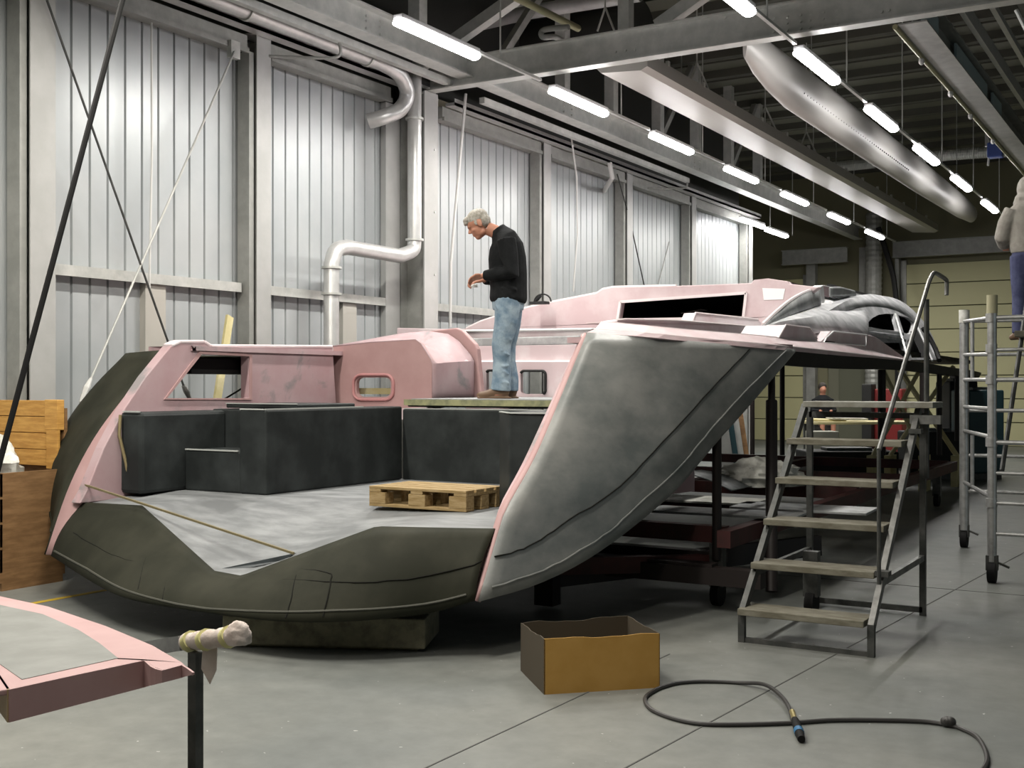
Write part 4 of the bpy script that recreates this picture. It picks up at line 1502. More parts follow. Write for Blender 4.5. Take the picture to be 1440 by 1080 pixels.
# ================================================================ HOSE
hp = [(1372, 1100), (1388, 1072), (1376, 1042), (1352, 1028), (1334, 1023), (1300, 1018), (1240, 1016), (1170, 1016), (1110, 1020), (1040, 1022), (985, 1021), (945, 1013), (915, 1000), (907, 985), (920, 974), (936, 967.5), (955, 963),
      (990, 961), (1040, 963), (1075, 972), (1098, 988), (1110, 1006), (1115, 1018)]
e = tag(empty('rubber_hose', onZ(1110, 1000, 0)), 'thin black hose looped on the floor with a blue-ringed nozzle', 'hose')
P = []
for i, (a, b) in enumerate(hp):
    q = onZ(a, b, 0)
    q.z = .011 + (.024 if i in (19, 20, 21) else 0)
    P.append(q)
MB().tube(smoothpath(P, 8), .0105, 8).build('hose_line', HOSE, e, smooth=True)
k0 = onZ(1334, 1023, 0)
kn = MB()
for i in range(3):
    kn.ell((k0.x + .008 * (i - 1), k0.y, .026), (.03, .022, .026), (i * .9, i * .5, i), 12, 8)
kn.build('knot', HOSE, e, smooth=True)
n0, n1 = onZ(1114, 1014, 0), onZ(1127, 1046, 0)
n0.z = .045
n1.z = .02
nz = MB().tube([n0.lerp(n1, .3), n0.lerp(n1, .42), n0.lerp(n1, .8), n1], [.016, .02, .021, .017], 12).build('nozzle', RUBBER, e, smooth=True)
MB().tube([n0, n0.lerp(n1, .3)], .014, 10).build('ferrule', BRASS, nz, smooth=True)
MB().tube([n0.lerp(n1, .68), n0.lerp(n1, .8)], .0225, 12).build('blue_ring', BLUE, nz, smooth=True)

# ================================================================ STAIRS
e = tag(empty('work_stairs', (-2.05, 7.7, 0)), 'steel work stairs with six worn wooden treads and a handrail', 'stairs')
sx0, sx1 = -2.49, -1.70
yF, yB = 6.99, 8.43
for k in range(6):
    z = .215 + .2525 * k
    y = 6.93 + .245 * k
    dpth = .24 if k < 5 else .34
    xl, xr = (sx0 - .01, sx1 - .03) if k < 5 else (sx0 + .03, sx1 + .12)
    MB().box(xl, xr, y, y + dpth, z - .04, z).build('tread', WOODT if k < 5 else mat('top_tread', (.24, .24, .21), .65, var=(.16, .15, .12), var_scale=8), e, bevel=.004)
for x in (sx0, sx1):
    MB().bar((x, 6.99, .17), (x, 8.31, 1.44), .035, .06, (0, 0, 1)).build('stringer', STEELL if x == sx1 else STEELD, e)
    MB().box(x - .02, x + .02, 6.97, 7.01, 0, .19).build('front_leg', STEELD, e)
    MB().box(x - .02, x + .02, yB - .02, yB + .02, 0, 1.40).build('back_leg', STEELD, e)
    MB().bar((x, 7.25, .40), (x, yB, .40), .03, .04).build('side_brace', STEELL if x == sx1 else STEELD, e)
MB().box(sx0, sx1, 6.98, 7.01, 0.0, .03).build('floor_bar', STEELD, e)
MB().box(sx0, sx1, yB - .02, yB + .01, .02, .06).build('floor_bar', STEELD, e)
MB().box(sx0, sx1, yB - .02, yB + .02, 1.36, 1.40).build('top_bar', STEELD, e)
MB().box(sx1 - .04, sx1 + .16, 8.2, 8.26, 1.33, 1.39).build('rail_socket', STEELL, e)
hx = sx1 + .03
r0 = onX(1236, 633, hx)
r1 = onX(1306, 397, hx)
hr = MB()
hr.tube([Vector((hx, r0.y, .42)), r0], .0125, 8)
o = hr.build('rail_post', STEELD, e, smooth=True)
pt = [r0, r1, onX(1311, 386, hx), onX(1314, 383.5, hx), onX(1318, 385, hx), onX(1327, 390.5, hx), onX(1331, 394, hx), onX(1331.5, 398, hx), onX(1331, 415, hx)]
pt = [pt[0]] + [p for p, q in zip(pt[1:], pt) if (p - q).length > .004]
MB().tube(pt, .0155, 8).build('hand_rail', STEELL, e, smooth=True)
up_ = onX(1303, 421, hx)
MB().tube([Vector((hx, up_.y, .95)), up_], .018, 8).build('rail_post', STEELD, e, smooth=True)
for z, y in ((.45, 7.18), (1.27, 8.1)):
    MB().box(hx - .05, hx + .03, y - .03, y + .05, z, z + .03).build('clamp', STEELD, e)

# ================================================================ SCAFFOLD
e = tag(empty('scaffold_tower', (-1.5, 10.1, 0)), 'aluminium rolling scaffold tower at the right edge with padded post tops', 'scaffold')
nx_, ny_ = -1.50, 10.10
fx_, fy_ = -2.06, 12.15


def zat(py, x, y):
    return H + (540 - py) * (-x * ST + y * CT) / F


zt_n, zt_f = zat(432, nx_, ny_), zat(447, fx_, fy_)
for x, y, zt, gtop in ((nx_, ny_, zt_n, zat(415, nx_, ny_)), (fx_, fy_, zt_f, zat(436, fx_, fy_))):
    MB().tube([(x, y, .17), (x, y, zt)], .036 if y < 11 else .045, 12).build('post', ALU, e, smooth=True)
    MB().tube([(x, y, zt - .05), (x, y, gtop)], .05 if y > 11 else .042, 12).build('padding', PLAST if y > 11 else mat('beige_wrap', (.36, .34, .22), .8), e, smooth=True)
    cz = MB().tube([(x - .03, y, .085), (x + .03, y, .085)], .085, 16).build('castor', RUBBER, e, smooth=True)
    MB().box(x - .045, x + .045, y - .03, y + .03, .1, .22).build('castor_fork', STEELD, cz)
    MB().bar((x + .03, y, .17), (x + .13, y, .13), .03, .015).build('brake_lever', STEELD, cz)
# ladder rungs going right from the near post, second near post off frame
ex, ey = nx_ + 1.3, ny_ + .0
MB().tube([(ex, ey, .17), (ex, ey, 2.3)], .032, 12).build('post', ALU, e, smooth=True)
for py in (447, 492, 534, 577, 622, 665, 707, 750):
    z = zat(py, nx_, ny_)
    MB().tube([(nx_, ny_, z), (ex, ey, z)], .020 if py in (622, 447, 534) else .016, 10).build('rung', ALU, e, smooth=True)
for py in (447, 490, 534, 622, 707):
    z = zat(py, nx_, ny_)
    MB().tube([(nx_ - .005, ny_, z - .035), (nx_ - .005, ny_, z + .035)], .045, 12).build('collar', ALU, e, smooth=True)
# rails between the near and far posts
for za, zb in ((zat(447, nx_, ny_), zat(452, fx_, fy_)), (zat(534, nx_, ny_), zat(534, fx_, fy_)), (zat(575, nx_, ny_), zat(572, fx_, fy_)), (zat(615, nx_, ny_), zat(606, fx_, fy_)), (zat(700, nx_, ny_), zat(678, fx_, fy_)), (zat(498, nx_, ny_), zat(499, fx_, fy_))):
    MB().tube([(nx_, ny_, za), (fx_, fy_, zb)], .018, 10).build('side_rail', ALU, e, smooth=True)
mx_, my_ = (nx_ + 2 * fx_) / 3, (ny_ + 2 * fy_) / 3
for a, b in ((452, 534), (612, 684)):
    MB().tube([(mx_, my_, zat(a, mx_, my_)), (mx_, my_, zat(b, mx_, my_))], .018, 10).build('short_post', ALU, e, smooth=True)
MB().tube([(ex, fy_ + .1, .17), (ex, fy_ + .1, 2.3)], .032, 12).build('post', ALU, e, smooth=True)
for py in (452, 499, 577, 640, 690):
    MB().tube([(fx_, fy_, zat(py, fx_, fy_)), (ex, fy_ + .1, zat(py, fx_, fy_))], .018, 10).build('rung', ALU, e, smooth=True)
PLZ = 2.04
MB().box(nx_ + .12, ex + .6, ny_ + .35, fy_ + .95, PLZ - .05, PLZ).build('platform', WOODT, e, bevel=.004)
MB().tube([(nx_ + .06, ny_ + .1, .9), (nx_ + .16, ny_ + .8, 2.3)], .02, 8).build('brace', STEELD, e, smooth=True)

# ================================================================ LEFT CRATES, PLANK, CABLES
e = tag(empty('wooden_crate', (-8.5, 6, 0)), 'open wooden crate with an upright slatted back at the left edge', 'crate')
fy = 5.75
for k in range(4):
    z0 = .14 + .195 * k
    MB().box(-8.95, -8.0, fy, fy + .03, z0, z0 + .185).build('front_board', WOODD, e, bevel=.004)
MB().box(-8.03, -8.0, fy, 6.35, .14, .91).build('end_board', WOODD, e)
MB().box(-8.95, -8.0, fy, 6.35, .06, .14).build('base', WOODD, e)
for k in range(3):
    MB().box(-8.9 + .4 * k, -8.8 + .4 * k, fy + .02, 6.33, 0, .06).build('skid', WOODD, e)
for k in range(4):
    z0 = .92 + .137 * k
    MB().box(-8.98, -8.2, 6.40, 6.43, z0, z0 + .132).build('back_board', WOODC, e, bevel=.004)
MB().box(-8.26, -8.12, 6.37, 6.40, .90, 1.22).build('back_post', WOODC, e, bevel=.004)
MB().box(-8.28, -8.12, 6.37, 6.44, 1.22, 1.47).build('back_post', WOODC, e, bevel=.004)
MB().box(-8.98, -8.12, 6.44, 6.47, .14, 1.4).build('back_frame', WOODD, e)
MB().box(-8.93, -8.05, fy + .05, 6.3, .5, .53).build('crate_floor', WOODD, e)
crumple('plastic_bag', (-8.5, 6.02, .88), (.27, .2, .28), PLAST, 'crumpled white plastic bag in the open wooden crate', 'bag', 8)
p = onX(92, 606, -8.7)
crumple('rag_bundle', (p.x, p.y, p.z), (.13, .12, .08), PLAST, 'pale crumpled rag behind the dark hull side near the crate', 'rag', 5)

a, b = onX(323, 445, -8.72), onX(305, 566, -8.55)
b2_ = a + (b - a) * (a.z / (a.z - b.z))
tag(MB().bar(a, b2_ + Vector((0, 0, .02)), .09, .03, (1, 0, 0)).build('leaning_plank', WOODY, None), 'yellowish plank leaning on the wall, seen through the bulwark window', 'plank')


def rod(pts, r, mt, name, lb, cat, seg=8, X=None):
    P = [onX(a, b, X if X is not None else x) for a, b, x in [(q + (X,) if len(q) == 2 else q) for q in pts]]
    return tag(MB().tube(P, r, seg).build(name, mt, None, smooth=True), lb, cat)


e = tag(empty('brace_rod', onX(265, 560, -8.72)), 'thin dark wall brace rod running down to the bulwark window with a turnbuckle', 'rod')
MB().tube([onX(66, 0, -8.72), onX(258, 542, -8.72)], .011, 6).build('rod', STEELD, e)
MB().tube([onX(258, 542, -8.72), onX(262, 550, -8.72), onX(269, 566, -8.72)], [.02, .03, .014], 8).build('turnbuckle', STEELL, e)
e = tag(empty('brace_rod', onX(110, 570, -8.72)), 'thin pale wall brace rod from the post top down to the left hull', 'rod')
MB().tube([onX(330, 72, -8.72), onX(126, 537, -8.72)], .011, 6).build('rod', GALV, e)
MB().tube([onX(128, 532, -8.72), onX(122, 545, -8.72), onX(114, 566, -8.72)], [.014, .03, .02], 8).build('turnbuckle', ROPE, e)
MB().tube([onX(114, 566, -8.72), onX(96, 606, -8.72)], .011, 6).build('rod_end', GALV, e)
MB().box(*(lambda q: (q.x - .03, q.x + .03, q.y - .08, q.y + .05, q.z - .08, q.z + .1))(onX(330, 72, -8.76))).build('gusset', GALV, e)
a = onD(176, -14, 6.6)
b = onZ(-90, 987, 0.01)
tag(MB().tube([a, b], .0165, 8).build('black_cable', RUBBER, None, smooth=True), 'thick black cable slanting across the left corner in front of the wall', 'cable')
a, b = onX(213, 32, -8.8), onX(210, 405, -8.8)
tag(MB().tube([a, a.lerp(b, .5) + Vector((.02, 0, 0)), b], .011, 6).build('white_cable', ROPE, None), 'pale cable hanging straight down between the first two posts', 'cable')
rod([(655, 132, -8.5), (640, 300, -8.6), (634, 370, -8.75), (633, 460, -8.8)], .02, ROPE, 'white_cable', 'thick white cable hanging left of the man on the boat', 'cable')
rod([(803, 190, -8.55), (811, 250, -8.6), (812, 330, -8.7), (806, 410, -8.8)], .015, ROPE, 'white_cable', 'pale cable hanging in the bay right of the man', 'cable')
rod([(868, 245, -8.7), (886, 310, -8.8), (906, 402, -8.97)], .012, STEELD, 'thin_rod', 'thin dark rod slanting over the fourth bay of the wall', 'rod')
rod([(941, 340, -8.97), (925, 402, -8.97)], .01, GALV_D, 'thin_rod', 'faint short rod slanting against the yellowish wall panel', 'rod')
rod([(857, 228, -8.5), (861, 250, -8.5), (852, 264, -8.75), (850, 268, -8.98)], .04, ROPE, 'short_pipe', 'short white curved pipe end beside the slim post', 'pipe', 10)

# ================================================================ FOREGROUND HATCH ON ITS STAND
PZ = .86
e = tag(empty('hatch_cover', onD(100, 930, 3.2)), 'pink framed boat hatch panel with grey centre at the lower left corner', 'panel')


def hz(px, py, z=PZ):
    return onZ(px, py, z)


outer = [hz(-260, 905), hz(-200, 845), hz(-60, 828), hz(0, 838), hz(70, 853), hz(150, 880), hz(215, 907), hz(255, 928), hz(268, 941), hz(262, 938, PZ), hz(226, 941, PZ), hz(215, 935), hz(203, 929), hz(12, 968), hz(-120, 985)]
outer = [hz(-260, 905), hz(-200, 845), hz(-60, 828), hz(0, 838), hz(70, 853), hz(150, 880), hz(215, 907), hz(255, 930), hz(272, 945), hz(256, 934.5), hz(228, 942), hz(214, 937), hz(203, 928), hz(12, 969), hz(-120, 990)]
hp_ = MB().plate(outer, [], (0, 0, -.015)).build('frame_top', PINKP, e, bevel=.006, label='smooth pink frame of the panel')
lo = [hz(273, 946, PZ - .012), hz(203, 935, PZ - .01), hz(12, 970, PZ - .01), hz(-40, 980, PZ - .01)]
# front skirt
tpx = [(272, 945.5), (264, 939.5), (256, 935), (242, 938.5), (228, 942.5), (220, 940.5), (213, 937), (203, 928.5), (110, 948), (12, 969.5)]
tops = [hz(a, b) for a, b in tpx]
bots = []
for (a, b), p in zip(tpx, tops):
    yb_ = 948.5 + (272 - a) * .259
    dd_ = (H - PZ) * F / (b - 540)
    bots.append(p - Vector((0, 0, (yb_ - b) * dd_ / F)))
m = MB().grid([tops, bots])
m.build('front_skirt', PINKP, e, solid=.006)
m = MB().grid([[tops[-1], hz(-8, 940), hz(-120, 905)], [bots[-1], hz(-8, 940) - Vector((0, 0, .09)), hz(-120, 905) - Vector((0, 0, .09))]])
m.build('side_skirt', mat('tape_edge', (.45, .33, .18), .6), e, solid=.006)
inner = [hz(-5, 850), hz(60, 864), hz(110, 886), hz(140, 905), hz(166, 926), hz(31, 956), hz(-5, 931), hz(-120, 900), hz(-100, 850)]
MB().plate([p + Vector((0, 0, .0015)) for p in inner], [], (0, 0, -.004)).build('grey_inset', mat('hatch_grey', (.17, .175, .16), .5, var=(.22, .225, .21), var_scale=6), e)

st_ = tag(empty('padded_stand', onD(275, 1060, 3.6)), 'steel stand with a foam-wrapped top bar beside the pink panel', 'stand')
d1 = 3.5
b = onD(275, 930, d1)
MB().box(b.x - .016, b.x + .016, b.y - .016, b.y + .016, 0, .80).build('upright', STEELD, st_)
MB().box(b.x - .2, b.x + .2, b.y - .2, b.y + .2, 0, .02).build('foot_plate', STEELD, st_)
p0, p1, p2 = onD(195, 914, 3.75), onD(262, 903, 3.55), onD(335, 894, 3.35)
MB().bar(p0 + (p0 - p1) * 1.2, p1, .05, .045).build('top_bar', CHALKD, st_)
P = resample([p1 + Vector((0, 0, .0)), p2], 18)
rs = [.027 + .003 * math.sin(i * 1.7) for i in range(18)]
fm = MB().tube(P, rs, 14).build('foam_sleeve', FOAM, st_, smooth=True)
crumple('foam_knob', p2 + Vector((.0, 0, .0)), (.040, .036, .042), FOAM, None, None, 2, fm, .12)
for f in (.06, .36, .80):
    q = p1.lerp(p2, f)
    q2 = p1.lerp(p2, f + .07)
    MB().tube([q + Vector((0, 0, -.004)), q2 + Vector((0, 0, .004))], .0315, 12).build('tape_band', TAPE, fm, smooth=True)
q = p1.lerp(p2, .33)
MB().add([q + Vector((0, 0, -.02)), q + Vector((.04, .02, -.02)), q + Vector((.035, .02, -.09)), q + Vector((.02, .01, -.13)), q + Vector((-.005, 0, -.085))], [(0, 1, 2, 3, 4)]).build('hanging_flap', FOAM, fm, solid=.006)


# ================================================================ PEOPLE
def remeshed(name, mb, mt, parent, voxel=.008, smooth=4, loc=None, rz=0):
    tmp = mb.build(name + '_tmp', mt, None)
    md = tmp.modifiers.new('r', 'REMESH')
    md.mode = 'VOXEL'
    md.voxel_size = voxel
    md.use_smooth_shade = True
    if smooth:
        sm = tmp.modifiers.new('s', 'SMOOTH')
        sm.iterations = smooth
        sm.factor = .5
    dg = bpy.context.evaluated_depsgraph_get()
    me = bpy.data.meshes.new_from_object(tmp.evaluated_get(dg))
    me.name = name
    bpy.data.objects.remove(tmp)
    o = bpy.data.objects.new(name, me)
    COL.objects.link(o)
    me.materials.clear()
    me.materials.append(mt)
    for p in me.polygons:
        p.use_smooth = True
    if parent:
        o.parent = parent
    return o


YR = (0, 1, 0)


def head_mb(m, c, tilt, s=1.0, fdir=-1):
    """head seen facing -x when fdir=-1; tilt lowers the face"""
    t = math.radians(tilt)
    c = Vector(c)
    f = Vector((fdir * math.cos(t), 0, -math.sin(t)))
    u = Vector((fdir * math.sin(t), 0, math.cos(t)))
    y = Vector((0, 1, 0))
    R = Matrix((f, y, u)).transposed()

    def P(a, b, d):
        return c + (f * a + y * b + u * d) * s

    def E(p, r):
        m.ell(P(*p), [q * s for q in r], R, 16, 12)
    E((-.005, 0, .03), (.098, .076, .088))     # skull
    E((.03, 0, -.035), (.062, .060, .078))     # face
    E((.055, 0, -.09), (.032, .034, .026))     # chin
    E((.02, 0, -.075), (.055, .055, .035))     # jaw
    E((.083, 0, .018), (.016, .042, .012))     # brow
    m.tube([P(.085, 0, .01), P(.102, 0, -.02), P(.108, 0, -.033)], [.008 * s, .013 * s, .015 * s], 8)  # nose
    E((.083, 0, -.058), (.014, .024, .008))    # lips
    E((.080, 0, -.069), (.013, .020, .007))
    for b in (-1, 1):
        E((.060, b * .040, -.028), (.022, .018, .018))   # cheeks
        E((-.005, b * .076, -.01), (.020, .008, .032))   # ears
    return P, R


def hair_mb(m, c, tilt, s=1.0, fdir=-1):
    t = math.radians(tilt)
    c = Vector(c)
    f = Vector((fdir * math.cos(t), 0, -math.sin(t)))
    u = Vector((fdir * math.sin(t), 0, math.cos(t)))
    y = Vector((0, 1, 0))
    R = Matrix((f, y, u)).transposed()
    m.ell(c + (f * -.012 + u * .050) * s, (.100 * s, .079 * s, .077 * s), R, 18, 12)
    m.ell(c + (f * -.05 + u * .005) * s, (.062 * s, .074 * s, .068 * s), R, 18, 12)
    m.ell(c + (f * .06 + u * .078) * s, (.045 * s, .058 * s, .030 * s), R, 14, 10)
    m.ell(c + (f * .092 + u * .058) * s, (.020 * s, .048 * s, .018 * s), R, 14, 10)
    for b in (-1, 1):
        m.ell(c + (f * .012 + y * b * .066 + u * .012) * s, (.022 * s, .012 * s, .026 * s), R, 10, 8)


def hand_mb(m, wrist, palm_dir, up, side, curl=1.0, s=1.0):
    """palm + five bent fingers"""
    w_, d_, u_ = Vector(wrist), Vector(palm_dir).normalized(), Vector(up).normalized()
    a = d_.cross(u_).normalized()
    m.tube([w_ - d_ * .03, w_, w_ + d_ * .045, w_ + d_ * .085], [.026 * s, .028 * s, .040 * s, .038 * s], 12, r2=[.022 * s, .019 * s, .017 * s, .014 * s], yref=tuple(u_))
    for k, (off, ln) in enumerate(((.028, .070), (.010, .078), (-.009, .072), (-.027, .058))):
        p0 = w_ + d_ * .08 + a * off * s
        b1 = p0 + d_ * ln * .45 - u_ * .012 * curl
        b2_ = b1 + d_ * ln * .22 - u_ * .026 * curl
        b3 = b2_ - d_ * ln * .05 * curl - u_ * .022 * curl
        m.tube([p0, b1, b2_, b3], [.0095, .009, .0085, .0075], 8)
    t0 = w_ + d_ * .02 + a * side * .03
    m.tube([t0, t0 + d_ * .03 + a * side * .022 - u_ * .01, t0 + d_ * .06 + a * side * .016 - u_ * .025], [.013, .011, .009], 8)


# ---- the man on the boat
pc = onD(705, 564, 10.62)
MANZ = 1.47
body = MB()
T = dict(yref=YR)
# torso + neck (a = along the side-view width, b = across)
tors = [((.062, 0, .86), .115, .155), ((.070, 0, .98), .11, .145), ((.065, 0, 1.12), .115, .15), ((.055, 0, 1.27), .115, .17), ((.035, 0, 1.40), .10, .17), ((-.005, 0, 1.47), .07, .09), ((-.06, 0, 1.51), .062, .062), ((-.13, 0, 1.54), .06, .058)]
body.tube([p for p, a, b in tors], [a for p, a, b in tors], 18, r2=[b for p, a, b in tors], **T)
HC = (-.205, 0, 1.578)
Pf, Rf = head_mb(body, HC, 32, 1.07)
for sg in (-1, 1):
    hipx, kx, ax = (.050, .000, .005) if sg < 0 else (.075, .045, .075)
    yy0 = sg * .095
    body.tube([(hipx, yy0, .90), (hipx - .01, yy0 * 1.05, .68), (kx, yy0 * 1.05, .46), (kx + .02, yy0, .30), (ax, yy0, .08)], [.085, .078, .055, .052, .04], 14, **T)
    body.tube([(ax + .04, yy0, .045), (ax - .06, yy0, .04), (ax - .17, yy0 * 1.1, .025)], [.035, .035, .022], 10, r2=[.035, .042, .035], **T)
arms = {}
for sg in (-1, 1):
    sh = (.045, sg * .19, 1.415)
    el = (.095, sg * .235, 1.12) if sg < 0 else (.05, sg * .23, 1.11)
    wr = (-.165, sg * .085, 1.10) if sg < 0 else (-.17, sg * .075, 1.08)
    arms[sg] = (sh, el, wr)
    body.tube([sh, Vector(sh).lerp(Vector(el), .5), el, Vector(el).lerp(Vector(wr), .5), wr], [.058, .050, .042, .038, .027], 12)
    hand_mb(body, wr, (-1, -sg * .35, -.18), (0.15, -sg * .5, .9), sg * 1, 1.0)
man = remeshed('person', body, SKIN, None, .0065, 2)
man.location = (pc.x, pc.y, MANZ)
man.rotation_euler = (0, 0, TH)
tag(man, 'standing grey-haired man in black sweater and faded jeans, looking down at his hands', 'person')
jn = MB()
jn.tube([(.062, 0, 1.0), (.062, 0, .90), (.062, 0, .80)], [.145, .150, .142], 20, r2=[.172, .182, .17], **T)
for sg in (-1, 1):
    hipx, kx, ax = (.050, .000, .005) if sg < 0 else (.075, .045, .075)
    yy0 = sg * .092
    jn.tube([(hipx + .01, yy0, .90), (hipx - .005, yy0 * 1.05, .68), (kx, yy0 * 1.05, .48), (kx + .005, yy0, .34), (ax - .002, yy0, .18), (ax - .01, yy0, .07)], [.120, .108, .088, .080, .085, .092], 16, r2=[.108, .098, .084, .078, .082, .084], **T)
# folds
for i in range(16):
    sg = -1 if i % 3 else 1
    z = random.uniform(.12, .80)
    x = .02 + random.uniform(-.03, .03) + (.03 if sg > 0 else 0)
    jn.tube([(x - .05, sg * .16, z + random.uniform(-.03, .05)), (x, sg * .172, z), (x + .05, sg * .155, z + random.uniform(-.06, .02))], [.006, .012, .006], 6)
remeshed('jeans', jn, JEANS, man, .009, 4)
sw = MB()
tors = [((.062, 0, .865), .158, .19), ((.064, 0, .90), .172, .20), ((.066, 0, 1.0), .168, .19), ((.062, 0, 1.12), .172, .19), ((.054, 0, 1.27), .172, .20), ((.046, 0, 1.38), .155, .205), ((.020, 0, 1.46), .118, .15), ((-.020, 0, 1.505), .085, .088), ((-.042, 0, 1.535), .075, .075)]
sw.tube([p for p, a, b in tors], [a for p, a, b in tors], 22, r2=[b for p, a, b in tors], **T)
for sg in (-1, 1):
    sh, el, wr = arms[sg]
    e2_ = Vector(el)
    w2 = Vector(wr) + (e2_ - Vector(wr)) * .07
    sw.tube([sh, Vector(sh).lerp(e2_, .5), e2_, e2_.lerp(w2, .5), w2], [.088, .084, .078, .062, .048], 14)
for i in range(14):
    z = random.uniform(.92, 1.3)
    sw.tube([(random.uniform(-.02, .1), -.19, z), (random.uniform(.05, .15), -.185, z - .05)], [.008, .014], 6)
sw.tube([(.03, -.05, 1.52), (.045, 0, 1.535), (.03, .05, 1.52)], [.02, .022, .02], 8)
remeshed('sweater', sw, SWEAT, man, .009, 3)
hr_ = MB()
hair_mb(hr_, HC, 32, 1.07)
remeshed('hair', hr_, HAIR, man, .007, 1)
for sg in (-1, 1):
    ax = .005 if sg < 0 else .075
    yy0 = sg * .092
    s_ = MB().tube([(ax + .065, yy0, .045), (ax + .03, yy0, .055), (ax - .06, yy0, .052), (ax - .14, yy0 * 1.1, .036), (ax - .20, yy0 * 1.15, .030), (ax - .225, yy0 * 1.15, .026)], [.035, .052, .050, .036, .028, .012], 14, r2=[.03, .042, .046, .048, .036, .015], **T)
    s_.box(ax - .22, ax + .085, yy0 * 1.08 - .04, yy0 * 1.08 + .04, 0, .014)
    remeshed('shoe', s_, SHOE, man, .006, 2)
hx_ = man.matrix_world
rag = crumple('paper_scrap', (pc.x - .245 * CT, pc.y - .245 * ST, MANZ + 1.015), (.034, .02, .02), ROPE, 'small white scrap of paper held by the man in the black sweater', 'paper', 4)

# ---- the hooded person on the scaffold, seen from behind at the right edge
p2c = onD(1446, 480, 11.7)
b2m = MB()
b2m.tube([(0, 0, .88), (0, 0, 1.05), (0, 0, 1.3), (0, 0, 1.42), (0, 0, 1.5), (0, 0, 1.6)], [.15, .14, .18, .18, .06, .06], 18, r2=[.11, .1, .12, .11, .06, .06], yref=YR)
head_mb(b2m, (0, 0, 1.63), 25, fdir=1)
for sg in (-1, 1):
    b2m.tube([(sg * .09, 0, .9), (sg * .1, .0, .48), (sg * .1, 0, .08)], [.085, .058, .042], 12)
    b2m.tube([(sg * .1, .06, .04), (sg * .1, -.14, .03)], [.04, .035], 10)
    b2m.tube([(sg * .19, 0, 1.38), (sg * .25, .06, 1.12), (sg * .12, .25, 1.05)], [.055, .042, .03], 12)
    hand_mb(b2m, (sg * .12, .25, 1.05), (-sg * .3, 1, 0), (0, 0, 1), sg)
p2 = remeshed('person', b2m, SKIN, None, .009, 2)
p2.location = (p2c.x, p2c.y, PLZ)
p2.scale = (.93, .93, .93)
p2.rotation_euler = (0, 0, TH)
tag(p2, 'person in grey hoodie and dark jeans standing on the scaffold, back to the camera', 'person')
hd = MB()
hd.tube([(0, 0, .93), (0, 0, 1.0), (0, 0, 1.15), (0, 0, 1.32), (0, 0, 1.42), (0, 0, 1.50)], [.175, .19, .195, .205, .185, .09], 20, r2=[.14, .15, .15, .155, .14, .09], yref=YR)
hd.ell((0, .02, 1.47), (.15, .12, .09))
hd.ell((0, .0, 1.62), (.115, .125, .15))
hd.ell((0, .0, 1.52), (.14, .13, .07))
for sg in (-1, 1):
    hd.tube([(sg * .17, 0, 1.39), (sg * .235, .02, 1.25), (sg * .265, .05, 1.10), (sg * .2, .16, 1.04), (sg * .12, .24, 1.05)], [.085, .082, .075, .06, .045], 14)
remeshed('hoodie', hd, HOOD, p2, .011, 3)
j2 = MB()
j2.tube([(0, 0, 1.0), (0, 0, .82)], [.17, .165], 18, r2=[.13, .13], yref=YR)
for sg in (-1, 1):
    j2.tube([(sg * .085, 0, .9), (sg * .09, .0, .68), (sg * .095, 0, .46), (sg * .095, .01, .07)], [.108, .098, .075, .072], 14)
remeshed('jeans', j2, JEANSD, p2, .011, 3)
for sg in (-1, 1):
    s_ = MB().tube([(sg * .1, -.07, .045), (sg * .1, .05, .05), (sg * .1, .19, .03)], [.045, .05, .03], 12)
    remeshed('shoe', s_, SHOE, p2, .009, 2)

# ---- distant seated person
p3c = onD(1157, 566, 26.0)
b3 = MB()
b3.tube([(0, 0, .5), (0, 0, .75), (0, 0, 1.0), (0, 0, 1.06), (0, 0, 1.12)], [.17, .16, .2, .08, .06], 14, r2=[.12, .12, .13, .07, .06], yref=YR)
b3.ell((0, -.01, 1.22), (.075, .09, .115))
b3.ell((0, -.1, 1.21), (.015, .02, .02))
for sg in (-1, 1):
    b3.tube([(sg * .18, 0, 1.0), (sg * .24, -.05, .75), (sg * .1, -.28, .75)], [.05, .04, .03], 10)
    b3.tube([(sg * .1, 0, .5), (sg * .12, -.42, .5), (sg * .12, -.42, .05)], [.08, .06, .045], 10)
p3 = remeshed('person', b3, SKIN, None, .02, 1)
zs = p3c.z - 1.05
p3.location = (p3c.x, p3c.y, 0.26)
p3.rotation_euler = (0, 0, TH)
tag(p3, 'distant dark-haired person in black sitting before the grey door', 'person')
c3 = MB()
c3.tube([(0, 0, .5), (0, 0, .75), (0, 0, 1.0), (0, 0, 1.1)], [.2, .18, .23, .08], 14, r2=[.15, .14, .15, .08], yref=YR)
for sg in (-1, 1):
    c3.tube([(sg * .18, 0, 1.0), (sg * .25, -.05, .75), (sg * .12, -.24, .75)], [.065, .055, .045], 10)
remeshed('pullover', c3, SWEAT, p3, .02, 1)
c4 = MB().ell((0, .03, 1.28), (.095, .11, .10))
remeshed('hair', c4, HAIRD, p3, .015, 1)
MB().box(-.22, .22, -.1, .25, -.26, .42).build('stool', STEELD, None, local=True).location = (0, 0, 0)
so_ = bpy.data.objects['stool']
so_.location = (p3c.x, p3c.y, .26)
so_.rotation_euler = (0, 0, TH)
tag(so_, 'dark low stool under the distant seated person', 'stool')

# ================================================================ FAR END CLUTTER
# work table with boards
tb = tag(empty('work_table', (-5.5, 22, 0)), 'work table with pale boards behind the stairs', 'table')
p = onD(1215, 594, 22)
ctr = Vector((p.x, p.y, 0))


def facing(dx, dy, z):
    return Vector((ctr.x + dx * CT - dy * ST, ctr.y + dx * ST + dy * CT, z))


